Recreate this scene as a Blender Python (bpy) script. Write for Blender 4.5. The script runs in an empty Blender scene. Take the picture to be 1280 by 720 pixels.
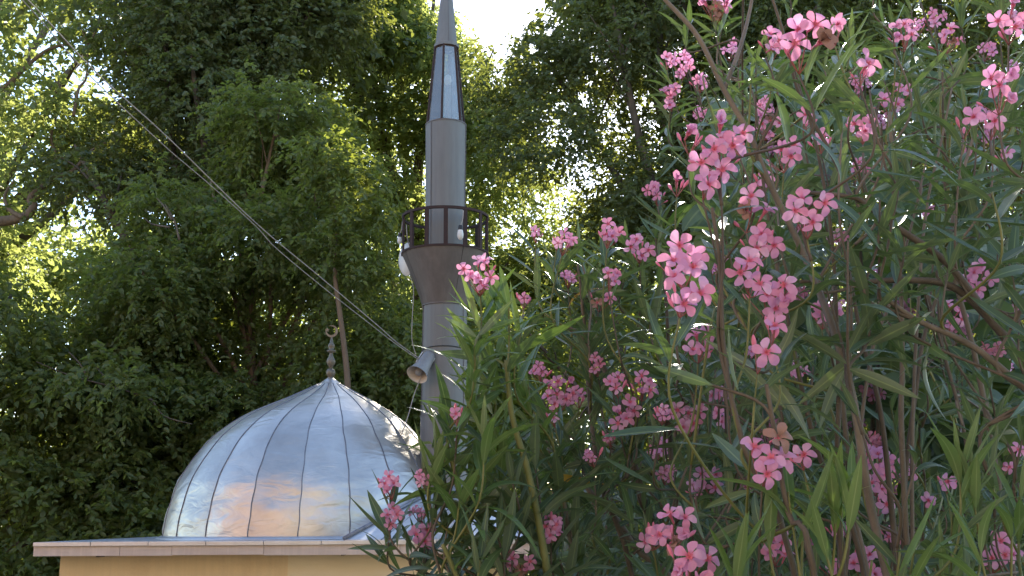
import bpy, math, random
import numpy as np
from mathutils import Vector, Matrix

R = math.radians
rng = np.random.default_rng(11)
random.seed(7)
S = bpy.context.scene
COL = S.collection

# ------------------------------------------------------------------ camera, sky, sun, exposure
F_PX = 1400.0
PITCH = R(11.7)
ROLL = R(0.35)
CAM = Vector((0, 0, 1.6))
cam_d = bpy.data.cameras.new('camera')
cam_d.sensor_width = 36
cam_d.lens = 36 * F_PX / 1280
cam_d.clip_start = 0.05
cam_d.clip_end = 3000
cam = bpy.data.objects.new('camera', cam_d)
COL.objects.link(cam)
cF = Vector((0, math.cos(PITCH), math.sin(PITCH)))
cU0 = Vector((0, -math.sin(PITCH), math.cos(PITCH)))
cR0 = Vector((1, 0, 0))
cR = cR0 * math.cos(ROLL) - cU0 * math.sin(ROLL)
cU = cU0 * math.cos(ROLL) + cR0 * math.sin(ROLL)
cam.matrix_world = Matrix(((cR.x, cU.x, -cF.x, CAM.x), (cR.y, cU.y, -cF.y, CAM.y),
                           (cR.z, cU.z, -cF.z, CAM.z), (0, 0, 0, 1)))
S.camera = cam

SUN_EL, SUN_AZ = R(31), R(12)          # azimuth to the right of +Y
world = bpy.data.worlds.new('World')
S.world = world
world.use_nodes = True
wn = world.node_tree
wn.nodes.clear()
w_out = wn.nodes.new('ShaderNodeOutputWorld')
w_bg = wn.nodes.new('ShaderNodeBackground')
w_sky = wn.nodes.new('ShaderNodeTexSky')
w_sky.sky_type = 'NISHITA'
w_sky.sun_disc = False
w_sky.sun_elevation = SUN_EL
w_sky.sun_rotation = SUN_AZ
w_sky.air_density = 1.0
w_sky.dust_density = 0.4
w_bg.inputs['Strength'].default_value = 0.15
wn.links.new(w_sky.outputs[0], w_bg.inputs['Color'])
wn.links.new(w_bg.outputs[0], w_out.inputs['Surface'])

sun_d = bpy.data.lights.new('sun', 'SUN')
sun_d.energy = 5.0
sun_d.angle = R(0.5)
sun_d.color = (1.0, 0.91, 0.76)
sun = bpy.data.objects.new('sun', sun_d)
COL.objects.link(sun)
sdir = Vector((math.sin(SUN_AZ) * math.cos(SUN_EL), math.cos(SUN_AZ) * math.cos(SUN_EL), math.sin(SUN_EL)))
sun.rotation_euler = sdir.to_track_quat('Z', 'Y').to_euler()
sun.location = (0, 0, 30)

S.view_settings.view_transform = 'Standard'
S.view_settings.look = 'None'
S.view_settings.exposure = 1.65
S.view_settings.gamma = 1.0
S.cycles.max_bounces = 7
S.cycles.diffuse_bounces = 4
S.cycles.glossy_bounces = 3
S.cycles.transmission_bounces = 5
S.cycles.transparent_max_bounces = 8

# ------------------------------------------------------------------ helpers
def ray(px, py):
    return cF + cR * ((px - 640) / F_PX) + cU * ((360 - py) / F_PX)

def P(px, py, Y):
    """point of the place that lies Y metres ahead in the direction of a picture position"""
    d = ray(px, py)
    return CAM + d * (Y / d.y)

def mpp(p):
    return (Vector(p) - CAM).dot(cF) / F_PX

CAMa = np.array(CAM); cFa = np.array(cF); cRa = np.array(cR); cUa = np.array(cU)
def project(a):
    d = a - CAMa
    z = np.maximum(d @ cFa, 1e-3)
    return 640 + F_PX * (d @ cRa) / z, 360 - F_PX * (d @ cUa) / z, z

def unit(a):
    return a / np.maximum(np.linalg.norm(a, axis=-1, keepdims=True), 1e-9)

def link(name, me, parent=None, mat=None, loc=None):
    o = bpy.data.objects.new(name, me)
    COL.objects.link(o)
    if mat is not None and me is not None and len(me.materials) == 0:
        me.materials.append(mat)
    if parent is not None:
        o.parent = parent
    if loc is not None:
        o.location = loc
    return o

def tag(o, label=None, cat=None, group=None, kind=None):
    if label: o['label'] = label
    if cat: o['category'] = cat
    if group: o['group'] = group
    if kind: o['kind'] = kind
    return o

def thing(name, label, cat, loc=(0, 0, 0), group=None):
    o = bpy.data.objects.new(name, None)
    o.empty_display_size = 0.2
    COL.objects.link(o)
    o.location = loc
    return tag(o, label, cat, group)

class MB:
    """collects geometry in world coordinates for one mesh"""
    def __init__(s): s.v = []; s.f = []; s.sm = []
    def add(s, vs, fs, smooth=False):
        n = len(s.v)
        s.v += [tuple(v) for v in vs]
        s.f += [tuple(i + n for i in f) for f in fs]
        s.sm += [smooth] * len(fs)
        return s
    def box(s, x0, x1, y0, y1, z0, z1):
        vs = [(x, y, z) for x in (x0, x1) for y in (y0, y1) for z in (z0, z1)]
        return s.add(vs, [(0, 1, 3, 2), (4, 6, 7, 5), (0, 4, 5, 1), (2, 3, 7, 6), (0, 2, 6, 4), (1, 5, 7, 3)])
    def obox(s, c, ax, ay, az):
        c, ax, ay, az = map(Vector, (c, ax, ay, az))
        vs = [c + ax * i + ay * j + az * k for i in (-1, 1) for j in (-1, 1) for k in (-1, 1)]
        return s.add(vs, [(0, 1, 3, 2), (4, 6, 7, 5), (0, 4, 5, 1), (2, 3, 7, 6), (0, 2, 6, 4), (1, 5, 7, 3)])
    def lathe(s, prof, n=32, c=(0, 0, 0), smooth=True, axis=None):
        c = Vector(c)
        q = Vector(axis).to_track_quat('Z', 'Y') if axis is not None else None
        vs = []
        for r, z in prof:
            for i in range(n):
                a = 2 * math.pi * i / n
                p = Vector((r * math.cos(a), r * math.sin(a), z))
                if q: p = q @ p
                vs.append(c + p)
        fs = []
        for k in range(len(prof) - 1):
            for i in range(n):
                j = (i + 1) % n
                fs.append((k * n + i, k * n + j, (k + 1) * n + j, (k + 1) * n + i))
        return s.add(vs, fs, smooth)
    def tube(s, pts, rad, n=6, smooth=True, cap=True):
        pts = [Vector(p) for p in pts]
        if not hasattr(rad, '__len__'): rad = [rad] * len(pts)
        vs = []; up = None
        for i, p in enumerate(pts):
            t = (pts[min(i + 1, len(pts) - 1)] - pts[max(i - 1, 0)])
            if t.length < 1e-9: t = Vector((0, 0, 1))
            t.normalize()
            if up is None:
                up = Vector((0.13, 0.2, 1)) if abs(t.z) < 0.9 else Vector((1, 0.1, 0))
            up = (up - t * up.dot(t))
            if up.length < 1e-5: up = t.orthogonal()
            up.normalize()
            b = t.cross(up)
            for k in range(n):
                a = 2 * math.pi * k / n
                vs.append(p + (up * math.cos(a) + b * math.sin(a)) * rad[i])
        fs = []
        for i in range(len(pts) - 1):
            for k in range(n):
                j = (k + 1) % n
                fs.append((i * n + k, i * n + j, (i + 1) * n + j, (i + 1) * n + k))
        if cap:
            fs.append(tuple(range(n))[::-1]); m = (len(pts) - 1) * n
            fs.append(tuple(range(m, m + n)))
        return s.add(vs, fs, smooth)
    def build(s, name, mat, parent=None):
        me = bpy.data.meshes.new(name)
        me.from_pydata(s.v, [], s.f)
        me.polygons.foreach_set('use_smooth', s.sm)
        me.update()
        return link(name, me, parent, mat)

def smooth_path(pts, n=6):
    pts = [Vector(p) for p in pts]
    if len(pts) < 3: return pts
    out = []
    for i in range(len(pts) - 1):
        p0 = pts[max(i - 1, 0)]; p1 = pts[i]; p2 = pts[i + 1]; p3 = pts[min(i + 2, len(pts) - 1)]
        for k in range(n):
            t = k / n
            out.append(0.5 * ((2 * p1) + (p2 - p0) * t + (2 * p0 - 5 * p1 + 4 * p2 - p3) * t * t + (3 * p1 - p0 - 3 * p2 + p3) * t ** 3))
    out.append(pts[-1])
    return out

# ------------------------------------------------------------------ materials
def new_mat(name):
    m = bpy.data.materials.new(name)
    m.use_nodes = True
    nt = m.node_tree
    for n in list(nt.nodes):
        if n.type not in ('BSDF_PRINCIPLED', 'OUTPUT_MATERIAL'): nt.nodes.remove(n)
    return m, nt, nt.nodes['Principled BSDF'], nt.nodes['Material Output']

def N(nt, kind, **kw):
    n = nt.nodes.new(kind)
    for k, v in kw.items():
        if k in n.inputs: n.inputs[k].default_value = v
        else: setattr(n, k, v)
    return n

def ramp(nt, fac, stops):
    r = nt.nodes.new('ShaderNodeValToRGB')
    el = r.color_ramp.elements
    while len(el) < len(stops): el.new(0.5)
    for e, (p, c) in zip(el, stops):
        e.position = p; e.color = (*c, 1)
    nt.links.new(fac, r.inputs[0])
    return r

def surface(name, c1, c2, scale=5, rough=0.6, metal=0.0, bump=0.2, bscale=40, rvar=0.15, dist=0.01, stretch=(1, 1, 1), stain=None, streak=0):
    m, nt, b, o = new_mat(name)
    tc = N(nt, 'ShaderNodeTexCoord')
    mp = N(nt, 'ShaderNodeMapping'); mp.inputs['Scale'].default_value = stretch
    nt.links.new(tc.outputs['Object'], mp.inputs[0])
    n1 = N(nt, 'ShaderNodeTexNoise', Scale=scale, Detail=8.0, Roughness=0.62)
    nt.links.new(mp.outputs[0], n1.inputs['Vector'])
    cr = ramp(nt, n1.outputs[0], [(0.3, c1), (0.7, c2)])
    colout = cr.outputs[0]
    if stain:
        n3 = N(nt, 'ShaderNodeTexNoise', Scale=scale * 0.5, Detail=10.0, Roughness=0.75)
        nt.links.new(mp.outputs[0], n3.inputs['Vector'])
        r3 = ramp(nt, n3.outputs[0], [(0.52, (0, 0, 0)), (0.68, (1, 1, 1))])
        mx = N(nt, 'ShaderNodeMix', data_type='RGBA')
        nt.links.new(r3.outputs[0], mx.inputs[0]); nt.links.new(colout, mx.inputs[6])
        mx.inputs[7].default_value = (*stain, 1)
        colout = mx.outputs[2]
    if streak:   # rain streaks running down the sheet or plaster
        m5 = N(nt, 'ShaderNodeMapping'); m5.inputs['Scale'].default_value = (9, 9, 0.35)
        nt.links.new(tc.outputs['Object'], m5.inputs[0])
        n5 = N(nt, 'ShaderNodeTexNoise', Scale=2.5, Detail=6.0, Roughness=0.7)
        nt.links.new(m5.outputs[0], n5.inputs['Vector'])
        r5 = ramp(nt, n5.outputs[0], [(0.42, (1 - streak,) * 3), (0.62, (1, 1, 1))])
        x5 = N(nt, 'ShaderNodeMix', data_type='RGBA', blend_type='MULTIPLY'); x5.inputs[0].default_value = 1
        nt.links.new(colout, x5.inputs[6]); nt.links.new(r5.outputs[0], x5.inputs[7])
        colout = x5.outputs[2]
    nt.links.new(colout, b.inputs['Base Color'])
    n2 = N(nt, 'ShaderNodeTexNoise', Scale=bscale, Detail=5.0)
    nt.links.new(mp.outputs[0], n2.inputs['Vector'])
    rr = N(nt, 'ShaderNodeMapRange'); rr.inputs['To Min'].default_value = max(rough - rvar, 0.02); rr.inputs['To Max'].default_value = min(rough + rvar, 1)
    nt.links.new(n1.outputs[0], rr.inputs[0]); nt.links.new(rr.outputs[0], b.inputs['Roughness'])
    bp = N(nt, 'ShaderNodeBump', Strength=bump, Distance=dist)
    nt.links.new(n2.outputs[0], bp.inputs['Height']); nt.links.new(bp.outputs[0], b.inputs['Normal'])
    b.inputs['Metallic'].default_value = metal
    return m

def leaf_mat(name, cols, under, rough=0.4, trans=0.3, tcol=(0.25, 0.4, 0.04), vein=0.0, spec=0.5):
    """leaf: colour varies from leaf to leaf, paler below, light passes through"""
    m, nt, b, o = new_mat(name)
    L = nt.links
    at = N(nt, 'ShaderNodeAttribute', attribute_name='tint')
    oi = N(nt, 'ShaderNodeObjectInfo')
    add = N(nt, 'ShaderNodeMath', operation='ADD'); L.new(at.outputs['Fac'], add.inputs[0]); L.new(oi.outputs['Random'], add.inputs[1])
    fr = N(nt, 'ShaderNodeMath', operation='FRACT'); L.new(add.outputs[0], fr.inputs[0])
    k = len(cols)
    cr = ramp(nt, fr.outputs[0], [(i / max(k - 1, 1), c) for i, c in enumerate(cols)])
    col = cr.outputs[0]
    if vein:
        uv = N(nt, 'ShaderNodeUVMap'); sp = N(nt, 'ShaderNodeSeparateXYZ'); L.new(uv.outputs[0], sp.inputs[0])
        s1 = N(nt, 'ShaderNodeMath', operation='SUBTRACT'); L.new(sp.outputs[0], s1.inputs[0]); s1.inputs[1].default_value = 0.5
        ab = N(nt, 'ShaderNodeMath', operation='ABSOLUTE'); L.new(s1.outputs[0], ab.inputs[0])
        mr = N(nt, 'ShaderNodeMapRange'); mr.inputs['From Min'].default_value = 0.02; mr.inputs['From Max'].default_value = 0.075
        mr.inputs['To Min'].default_value = vein; mr.inputs['To Max'].default_value = 0.0
        L.new(ab.outputs[0], mr.inputs[0])
        mx = N(nt, 'ShaderNodeMix', data_type='RGBA'); L.new(mr.outputs[0], mx.inputs[0]); L.new(col, mx.inputs[6])
        mx.inputs[7].default_value = (0.28, 0.36, 0.16, 1)
        col = mx.outputs[2]
        # fine side veins as relief
        wv = N(nt, 'ShaderNodeMath', operation='MULTIPLY_ADD'); L.new(ab.outputs[0], wv.inputs[0]); wv.inputs[1].default_value = 0.16
        L.new(sp.outputs[1], wv.inputs[2])
        ws = N(nt, 'ShaderNodeMath', operation='MULTIPLY'); L.new(wv.outputs[0], ws.inputs[0]); ws.inputs[1].default_value = 330
        wsn = N(nt, 'ShaderNodeMath', operation='SINE'); L.new(ws.outputs[0], wsn.inputs[0])
        bp = N(nt, 'ShaderNodeBump', Strength=0.25, Distance=0.0004); L.new(wsn.outputs[0], bp.inputs['Height'])
        L.new(bp.outputs[0], b.inputs['Normal'])
    ge = N(nt, 'ShaderNodeNewGeometry')
    mu = N(nt, 'ShaderNodeMix', data_type='RGBA'); L.new(ge.outputs['Backfacing'], mu.inputs[0]); L.new(col, mu.inputs[6]); mu.inputs[7].default_value = (*under, 1)
    if vein:
        mv = N(nt, 'ShaderNodeMix', data_type='RGBA'); L.new(mr.outputs[0], mv.inputs[0]); mv.inputs[6].default_value = (*under, 1); mv.inputs[7].default_value = (0.33, 0.40, 0.2, 1); L.new(mv.outputs[2], mu.inputs[7])
    L.new(mu.outputs[2], b.inputs['Base Color'])
    b.inputs['Roughness'].default_value = rough
    b.inputs['Specular IOR Level'].default_value = spec
    tr = N(nt, 'ShaderNodeBsdfTranslucent')
    mt = N(nt, 'ShaderNodeMix', data_type='RGBA'); mt.inputs[0].default_value = 0.72; L.new(col, mt.inputs[6]); mt.inputs[7].default_value = (*tcol, 1)
    L.new(mt.outputs[2], tr.inputs[0])
    ms = N(nt, 'ShaderNodeMixShader'); ms.inputs[0].default_value = trans
    L.new(b.outputs[0], ms.inputs[1]); L.new(tr.outputs[0], ms.inputs[2]); L.new(ms.outputs[0], o.inputs['Surface'])
    return m

M = {}
M['zinc'] = surface('weathered_zinc', (0.165, 0.166, 0.160), (0.24, 0.241, 0.232), 3, 0.62, 0.25, 0.12, 60, 0.12, 0.003, (1, 1, 0.22), stain=(0.155, 0.135, 0.12), streak=0.10)
M['zinc_dark'] = surface('brown_weathered_zinc', (0.13, 0.115, 0.11), (0.19, 0.17, 0.16), 4, 0.5, 0.3, 0.15, 50, 0.1, 0.003, (1, 1, 0.5), stain=(0.115, 0.09, 0.075), streak=0.12)
M['rust'] = surface('rust_brown_paint', (0.028, 0.014, 0.012), (0.05, 0.024, 0.02), 20, 0.8, 0.0, 0.3, 120, 0.1, 0.002)
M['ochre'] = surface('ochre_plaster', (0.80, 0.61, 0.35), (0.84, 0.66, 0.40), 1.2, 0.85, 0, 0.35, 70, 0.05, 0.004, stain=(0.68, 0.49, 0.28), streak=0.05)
M['ochre_lit'] = surface('lit_ochre_plaster', (0.84, 0.70, 0.46), (0.87, 0.74, 0.51), 1.2, 0.85, 0, 0.35, 70, 0.05, 0.004)  # brighter copy of the ochre plaster, lighter light painted into the colour
M['fascia'] = surface('bleached_fascia', (0.62, 0.49, 0.42), (0.74, 0.62, 0.54), 6, 0.6, 0.0, 0.2, 30, 0.1, 0.003, (0.4, 1, 3), stain=(0.50, 0.38, 0.31), streak=0.10)
M['flash'] = surface('galvanised_flashing', (0.50, 0.52, 0.56), (0.66, 0.68, 0.72), 5, 0.38, 0.7, 0.3, 12, 0.12, 0.006)
M['seam'] = surface('dark_seam', (0.16, 0.16, 0.18), (0.28, 0.28, 0.3), 12, 0.5, 0.6, 0.2, 50, 0.1, 0.002)
M['bronze'] = surface('weathered_bronze', (0.13, 0.11, 0.085), (0.27, 0.24, 0.19), 25, 0.5, 0.7, 0.3, 80, 0.15, 0.002)
M['grey_plastic'] = surface('aged_grey_plastic', (0.20, 0.20, 0.20), (0.28, 0.275, 0.27), 12, 0.5, 0.0, 0.1, 60, 0.1, 0.002, stain=(0.22, 0.2, 0.18))
M['cream'] = surface('cream_horn_inside', (0.50, 0.42, 0.34), (0.60, 0.52, 0.44), 12, 0.55, 0.0, 0.1, 60, 0.1, 0.002)
M['white'] = surface('white_enamel', (0.66, 0.65, 0.62), (0.76, 0.75, 0.72), 9, 0.4, 0.0, 0.1, 50, 0.1, 0.002)
M['black'] = surface('black_rubber', (0.02, 0.02, 0.02), (0.035, 0.035, 0.035), 20, 0.6, 0, 0.1, 90, 0.1, 0.001)
M['cable'] = surface('bleached_cable', (0.26, 0.23, 0.21), (0.42, 0.38, 0.35), 14, 0.5, 0, 0.1, 90, 0.1, 0.001)
M['bark'] = surface('tree_bark', (0.06, 0.045, 0.032), (0.15, 0.11, 0.08), 4, 0.9, 0, 0.9, 14, 0.05, 0.05, (1, 1, 0.25), stain=(0.2, 0.17, 0.12))
M['bark_warm'] = surface('warm_tree_bark', (0.12, 0.08, 0.05), (0.22, 0.15, 0.095), 4, 0.9, 0, 0.9, 14, 0.05, 0.04, (1, 1, 0.25))
M['stem'] = surface('oleander_grey_bark', (0.10, 0.082, 0.065), (0.24, 0.20, 0.165), 30, 0.75, 0, 0.6, 120, 0.1, 0.002, (1, 1, 0.4), stain=(0.10, 0.075, 0.05))
M['stem_dark'] = surface('oleander_brown_bark', (0.07, 0.055, 0.04), (0.14, 0.11, 0.085), 30, 0.75, 0, 0.6, 120, 0.1, 0.002, (1, 1, 0.4))
M['stem_green'] = surface('oleander_green_shoot', (0.10, 0.12, 0.03), (0.19, 0.19, 0.06), 20, 0.55, 0, 0.2, 90, 0.1, 0.001)
M['stalk'] = surface('red_flower_stalk', (0.22, 0.06, 0.05), (0.36, 0.12, 0.10), 40, 0.5, 0, 0.1, 90, 0.1, 0.001)
M['soil'] = surface('dry_earth', (0.09, 0.07, 0.045), (0.19, 0.16, 0.11), 0.6, 0.95, 0, 0.8, 8, 0.04, 0.05, stain=(0.07, 0.10, 0.035))
M['paving'] = surface('pale_paving', (0.42, 0.38, 0.32), (0.52, 0.48, 0.41), 1.5, 0.85, 0, 0.4, 25, 0.05, 0.01)
M['salmon'] = surface('salmon_plaster', (0.30, 0.19, 0.14), (0.36, 0.24, 0.18), 1.0, 0.85, 0, 0.3, 40, 0.05, 0.006)
M['tan'] = surface('tan_render', (0.19, 0.155, 0.09), (0.26, 0.21, 0.125), 0.8, 0.85, 0, 0.3, 40, 0.05, 0.006)
M['tile'] = surface('clay_roof', (0.30, 0.10, 0.05), (0.45, 0.17, 0.09), 3, 0.8, 0, 0.7, 10, 0.05, 0.05)
M['window'] = surface('dark_window', (0.03, 0.035, 0.04), (0.05, 0.055, 0.06), 2, 0.1, 0, 0.02, 3, 0.02, 0.002)

# dome sheet: bright metal with buckles and water marks
def dome_mat():
    m, nt, b, o = new_mat('polished_dome_sheet')
    L = nt.links
    tc = N(nt, 'ShaderNodeTexCoord')
    n1 = N(nt, 'ShaderNodeTexNoise', Scale=2.2, Detail=6.0, Roughness=0.6); L.new(tc.outputs['Object'], n1.inputs['Vector'])
    cr = ramp(nt, n1.outputs[0], [(0.3, (0.52, 0.48, 0.44)), (0.7, (0.70, 0.665, 0.61))])
    n4 = N(nt, 'ShaderNodeTexNoise', Scale=14, Detail=8.0, Roughness=0.75); L.new(tc.outputs['Object'], n4.inputs['Vector'])
    r4 = ramp(nt, n4.outputs[0], [(0.6, (0, 0, 0)), (0.75, (0.55, 0.55, 0.55))])
    mx = N(nt, 'ShaderNodeMix', data_type='RGBA'); L.new(r4.outputs[0], mx.inputs[0]); L.new(cr.outputs[0], mx.inputs[6]); mx.inputs[7].default_value = (0.5, 0.49, 0.48, 1)
    oi = N(nt, 'ShaderNodeObjectInfo'); mo = N(nt, 'ShaderNodeMapRange'); mo.inputs['To Min'].default_value = 0.86; mo.inputs['To Max'].default_value = 1.06
    L.new(oi.outputs['Random'], mo.inputs[0])
    ml = N(nt, 'ShaderNodeMix', data_type='RGBA', blend_type='MULTIPLY'); ml.inputs[0].default_value = 1.0
    L.new(mx.outputs[2], ml.inputs[6]); L.new(mo.outputs[0], ml.inputs[7])
    L.new(ml.outputs[2], b.inputs['Base Color'])
    b.inputs['Metallic'].default_value = 0.86
    rr = N(nt, 'ShaderNodeMapRange'); rr.inputs['To Min'].default_value = 0.27; rr.inputs['To Max'].default_value = 0.5
    L.new(n4.outputs[0], rr.inputs[0]); L.new(rr.outputs[0], b.inputs['Roughness'])
    mp = N(nt, 'ShaderNodeMapping'); mp.inputs['Scale'].default_value = (2.2, 2.2, 5.5); L.new(tc.outputs['Object'], mp.inputs[0])
    n2 = N(nt, 'ShaderNodeTexNoise', Scale=1.6, Detail=3.0, Roughness=0.5, Distortion=1.2); L.new(mp.outputs[0], n2.inputs['Vector'])
    b1 = N(nt, 'ShaderNodeBump', Strength=0.6, Distance=0.02); L.new(n2.outputs[0], b1.inputs['Height'])
    n3 = N(nt, 'ShaderNodeTexNoise', Scale=30, Detail=3.0); L.new(tc.outputs['Object'], n3.inputs['Vector'])
    b2 = N(nt, 'ShaderNodeBump', Strength=0.15, Distance=0.002); L.new(n3.outputs[0], b2.inputs['Height']); L.new(b1.outputs[0], b2.inputs['Normal'])
    L.new(b2.outputs[0], b.inputs['Normal'])
    return m
M['dome'] = dome_mat()

def glass_mat():
    m, nt, b, o = new_mat('lantern_glass')
    L = nt.links
    tr = N(nt, 'ShaderNodeBsdfTransparent'); tr.inputs[0].default_value = (0.93, 0.96, 0.96, 1)
    gl = N(nt, 'ShaderNodeBsdfGlossy'); gl.inputs['Roughness'].default_value = 0.04; gl.inputs[0].default_value = (0.95, 0.97, 1, 1)
    df = N(nt, 'ShaderNodeBsdfDiffuse'); df.inputs[0].default_value = (0.74, 0.82, 0.84, 1)
    tc = N(nt, 'ShaderNodeTexCoord'); n1 = N(nt, 'ShaderNodeTexNoise', Scale=6, Detail=6.0); L.new(tc.outputs['Object'], n1.inputs['Vector'])
    mr = N(nt, 'ShaderNodeMapRange'); mr.inputs['To Min'].default_value = 0.12; mr.inputs['To Max'].default_value = 0.24; L.new(n1.outputs[0], mr.inputs[0])
    m1 = N(nt, 'ShaderNodeMixShader'); L.new(mr.outputs[0], m1.inputs[0]); L.new(tr.outputs[0], m1.inputs[1]); L.new(df.outputs[0], m1.inputs[2])
    fr = N(nt, 'ShaderNodeFresnel', IOR=1.5)
    ad = N(nt, 'ShaderNodeMath', operation='ADD'); L.new(fr.outputs[0], ad.inputs[0]); ad.inputs[1].default_value = 0.06
    m2 = N(nt, 'ShaderNodeMixShader'); L.new(ad.outputs[0], m2.inputs[0]); L.new(m1.outputs[0], m2.inputs[1]); L.new(gl.outputs[0], m2.inputs[2])
    L.new(m2.outputs[0], o.inputs['Surface'])
    return m
M['glass'] = glass_mat()

# leaves
M['ol_leaf'] = leaf_mat('oleander_leaf', [(0.040, 0.075, 0.048), (0.055, 0.098, 0.055), (0.046, 0.085, 0.05), (0.085, 0.14, 0.055), (0.042, 0.078, 0.052)], (0.13, 0.17, 0.125), 0.36, 0.22, (0.22, 0.36, 0.04), 0.65)
M['ol_young'] = leaf_mat('oleander_young_leaf', [(0.075, 0.14, 0.04), (0.10, 0.18, 0.045), (0.06, 0.12, 0.04), (0.13, 0.21, 0.05)], (0.13, 0.19, 0.09), 0.38, 0.28, (0.32, 0.48, 0.05), 0.6)
M['ol_yellow'] = leaf_mat('oleander_yellow_leaf', [(0.50, 0.33, 0.05), (0.42, 0.25, 0.05)], (0.45, 0.32, 0.10), 0.5, 0.25, (0.6, 0.4, 0.05), 0.4)
M['broad_leaf'] = leaf_mat('broad_leaf', [(0.05, 0.085, 0.055), (0.065, 0.11, 0.06), (0.06, 0.10, 0.055), (0.10, 0.16, 0.05)], (0.09, 0.14, 0.08), 0.45, 0.25, (0.25, 0.42, 0.03), 0.4)
M['tree_dark'] = leaf_mat('dark_tree_leaf', [(0.06, 0.08, 0.04), (0.08, 0.105, 0.045), (0.065, 0.09, 0.04), (0.11, 0.13, 0.045)], (0.09, 0.11, 0.055), 0.55, 0.34, (0.42, 0.46, 0.06))
M['tree_mid'] = leaf_mat('mid_green_tree_leaf', [(0.075, 0.10, 0.035), (0.10, 0.13, 0.04), (0.08, 0.115, 0.038), (0.13, 0.155, 0.04)], (0.12, 0.15, 0.065), 0.55, 0.42, (0.48, 0.54, 0.06))
M['tree_bright'] = leaf_mat('yellow_green_tree_leaf', [(0.07, 0.12, 0.035), (0.10, 0.16, 0.045), (0.13, 0.17, 0.045), (0.09, 0.14, 0.04)], (0.14, 0.18, 0.07), 0.5, 0.54, (0.58, 0.64, 0.16))

def petal_mat():
    m, nt, b, o = new_mat('pink_petal')
    L = nt.links
    uv = N(nt, 'ShaderNodeUVMap'); sp = N(nt, 'ShaderNodeSeparateXYZ'); L.new(uv.outputs[0], sp.inputs[0])
    mp = N(nt, 'ShaderNodeMapping'); mp.inputs['Scale'].default_value = (14, 1.2, 1); L.new(uv.outputs[0], mp.inputs[0])
    nz = N(nt, 'ShaderNodeTexNoise', Scale=1.0, Detail=3.0); L.new(mp.outputs[0], nz.inputs['Vector'])
    oi = N(nt, 'ShaderNodeObjectInfo')
    at = N(nt, 'ShaderNodeAttribute', attribute_name='tint')
    add = N(nt, 'ShaderNodeMath', operation='ADD'); L.new(at.outputs['Fac'], add.inputs[0]); L.new(oi.outputs['Random'], add.inputs[1])
    frc = N(nt, 'ShaderNodeMath', operation='FRACT'); L.new(add.outputs[0], frc.inputs[0])
    cr = ramp(nt, frc.outputs[0], [(0, (0.78, 0.32, 0.50)), (0.35, (0.78, 0.39, 0.62)), (0.7, (0.72, 0.37, 0.66)), (1, (0.82, 0.54, 0.76))])
    mx = N(nt, 'ShaderNodeMix', data_type='RGBA'); L.new(cr.outputs[0], mx.inputs[6]); mx.inputs[7].default_value = (0.62, 0.10, 0.22, 1)
    mm = N(nt, 'ShaderNodeMapRange'); mm.inputs['From Min'].default_value = 0.35; mm.inputs['From Max'].default_value = 0.0; mm.inputs['To Max'].default_value = 0.75
    L.new(sp.outputs[1], mm.inputs[0])
    m3 = N(nt, 'ShaderNodeMath', operation='MULTIPLY_ADD'); L.new(nz.outputs[0], m3.inputs[0]); m3.inputs[1].default_value = 0.25; L.new(mm.outputs[0], m3.inputs[2])
    L.new(m3.outputs[0], mx.inputs[0])
    L.new(mx.outputs[2], b.inputs['Base Color']); b.inputs['Roughness'].default_value = 0.6
    tr = N(nt, 'ShaderNodeBsdfTranslucent'); L.new(mx.outputs[2], tr.inputs[0])
    ms = N(nt, 'ShaderNodeMixShader'); ms.inputs[0].default_value = 0.38
    L.new(b.outputs[0], ms.inputs[1]); L.new(tr.outputs[0], ms.inputs[2]); L.new(ms.outputs[0], o.inputs['Surface'])
    return m
M['petal'] = petal_mat()
M['throat'] = surface('deep_pink_throat', (0.55, 0.08, 0.18), (0.75, 0.25, 0.32), 300, 0.6, 0, 0.1, 500, 0.1, 0.0005)
M['bud'] = surface('pink_bud', (0.60, 0.10, 0.20), (0.78, 0.26, 0.38), 120, 0.5, 0, 0.1, 200, 0.1, 0.001)

# ------------------------------------------------------------------ ground
def gz(x, y):
    def ss(a, b, t):
        t = min(max((t - a) / (b - a), 0), 1); return t * t * (3 - 2 * t)
    z = -1.5 * ss(3.8, 8.0, y)
    z += 3.0 * ss(18, 60, y)
    if y > 60: z += 10 * ss(60, 400, y)
    return z + 0.04 * math.sin(x * 0.7 + 1.3 * math.sin(y * 0.5)) * ss(2, 6, abs(y) + abs(x))

def build_ground():
    xs = sorted(set([-900, -400, -200, -100, -70, -50] + list(np.arange(-40, 41, 2.0)) + [50, 70, 100, 200, 400, 900]))
    ys = sorted(set([-900, -400, -200, -100, -60] + list(np.arange(-40, -4, 3.0)) + list(np.arange(-4, 12, 0.8)) + list(np.arange(12, 60, 3.0)) + [70, 90, 120, 160, 220, 300, 400, 600, 900]))
    mb = MB()
    mb.add([(x, y, gz(x, y)) for y in ys for x in xs],
           [(j * len(xs) + i, j * len(xs) + i + 1, (j + 1) * len(xs) + i + 1, (j + 1) * len(xs) + i) for j in range(len(ys) - 1) for i in range(len(xs) - 1)], True)
    tag(mb.build('ground', M['soil']), kind='structure')
    pv = MB()
    zz = 0.055
    pv.box(-16, 16, -14, -1.2, zz - 0.15, zz)
    tag(pv.build('pavement', M['paving']), kind='structure')
build_ground()

# ------------------------------------------------------------------ mosque building and dome
ROOF_Z = P(390, 671.5, 12.0).z
DC = P(390, 672, 12.0); DC.z = ROOF_Z
PXD = mpp(DC)

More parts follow.
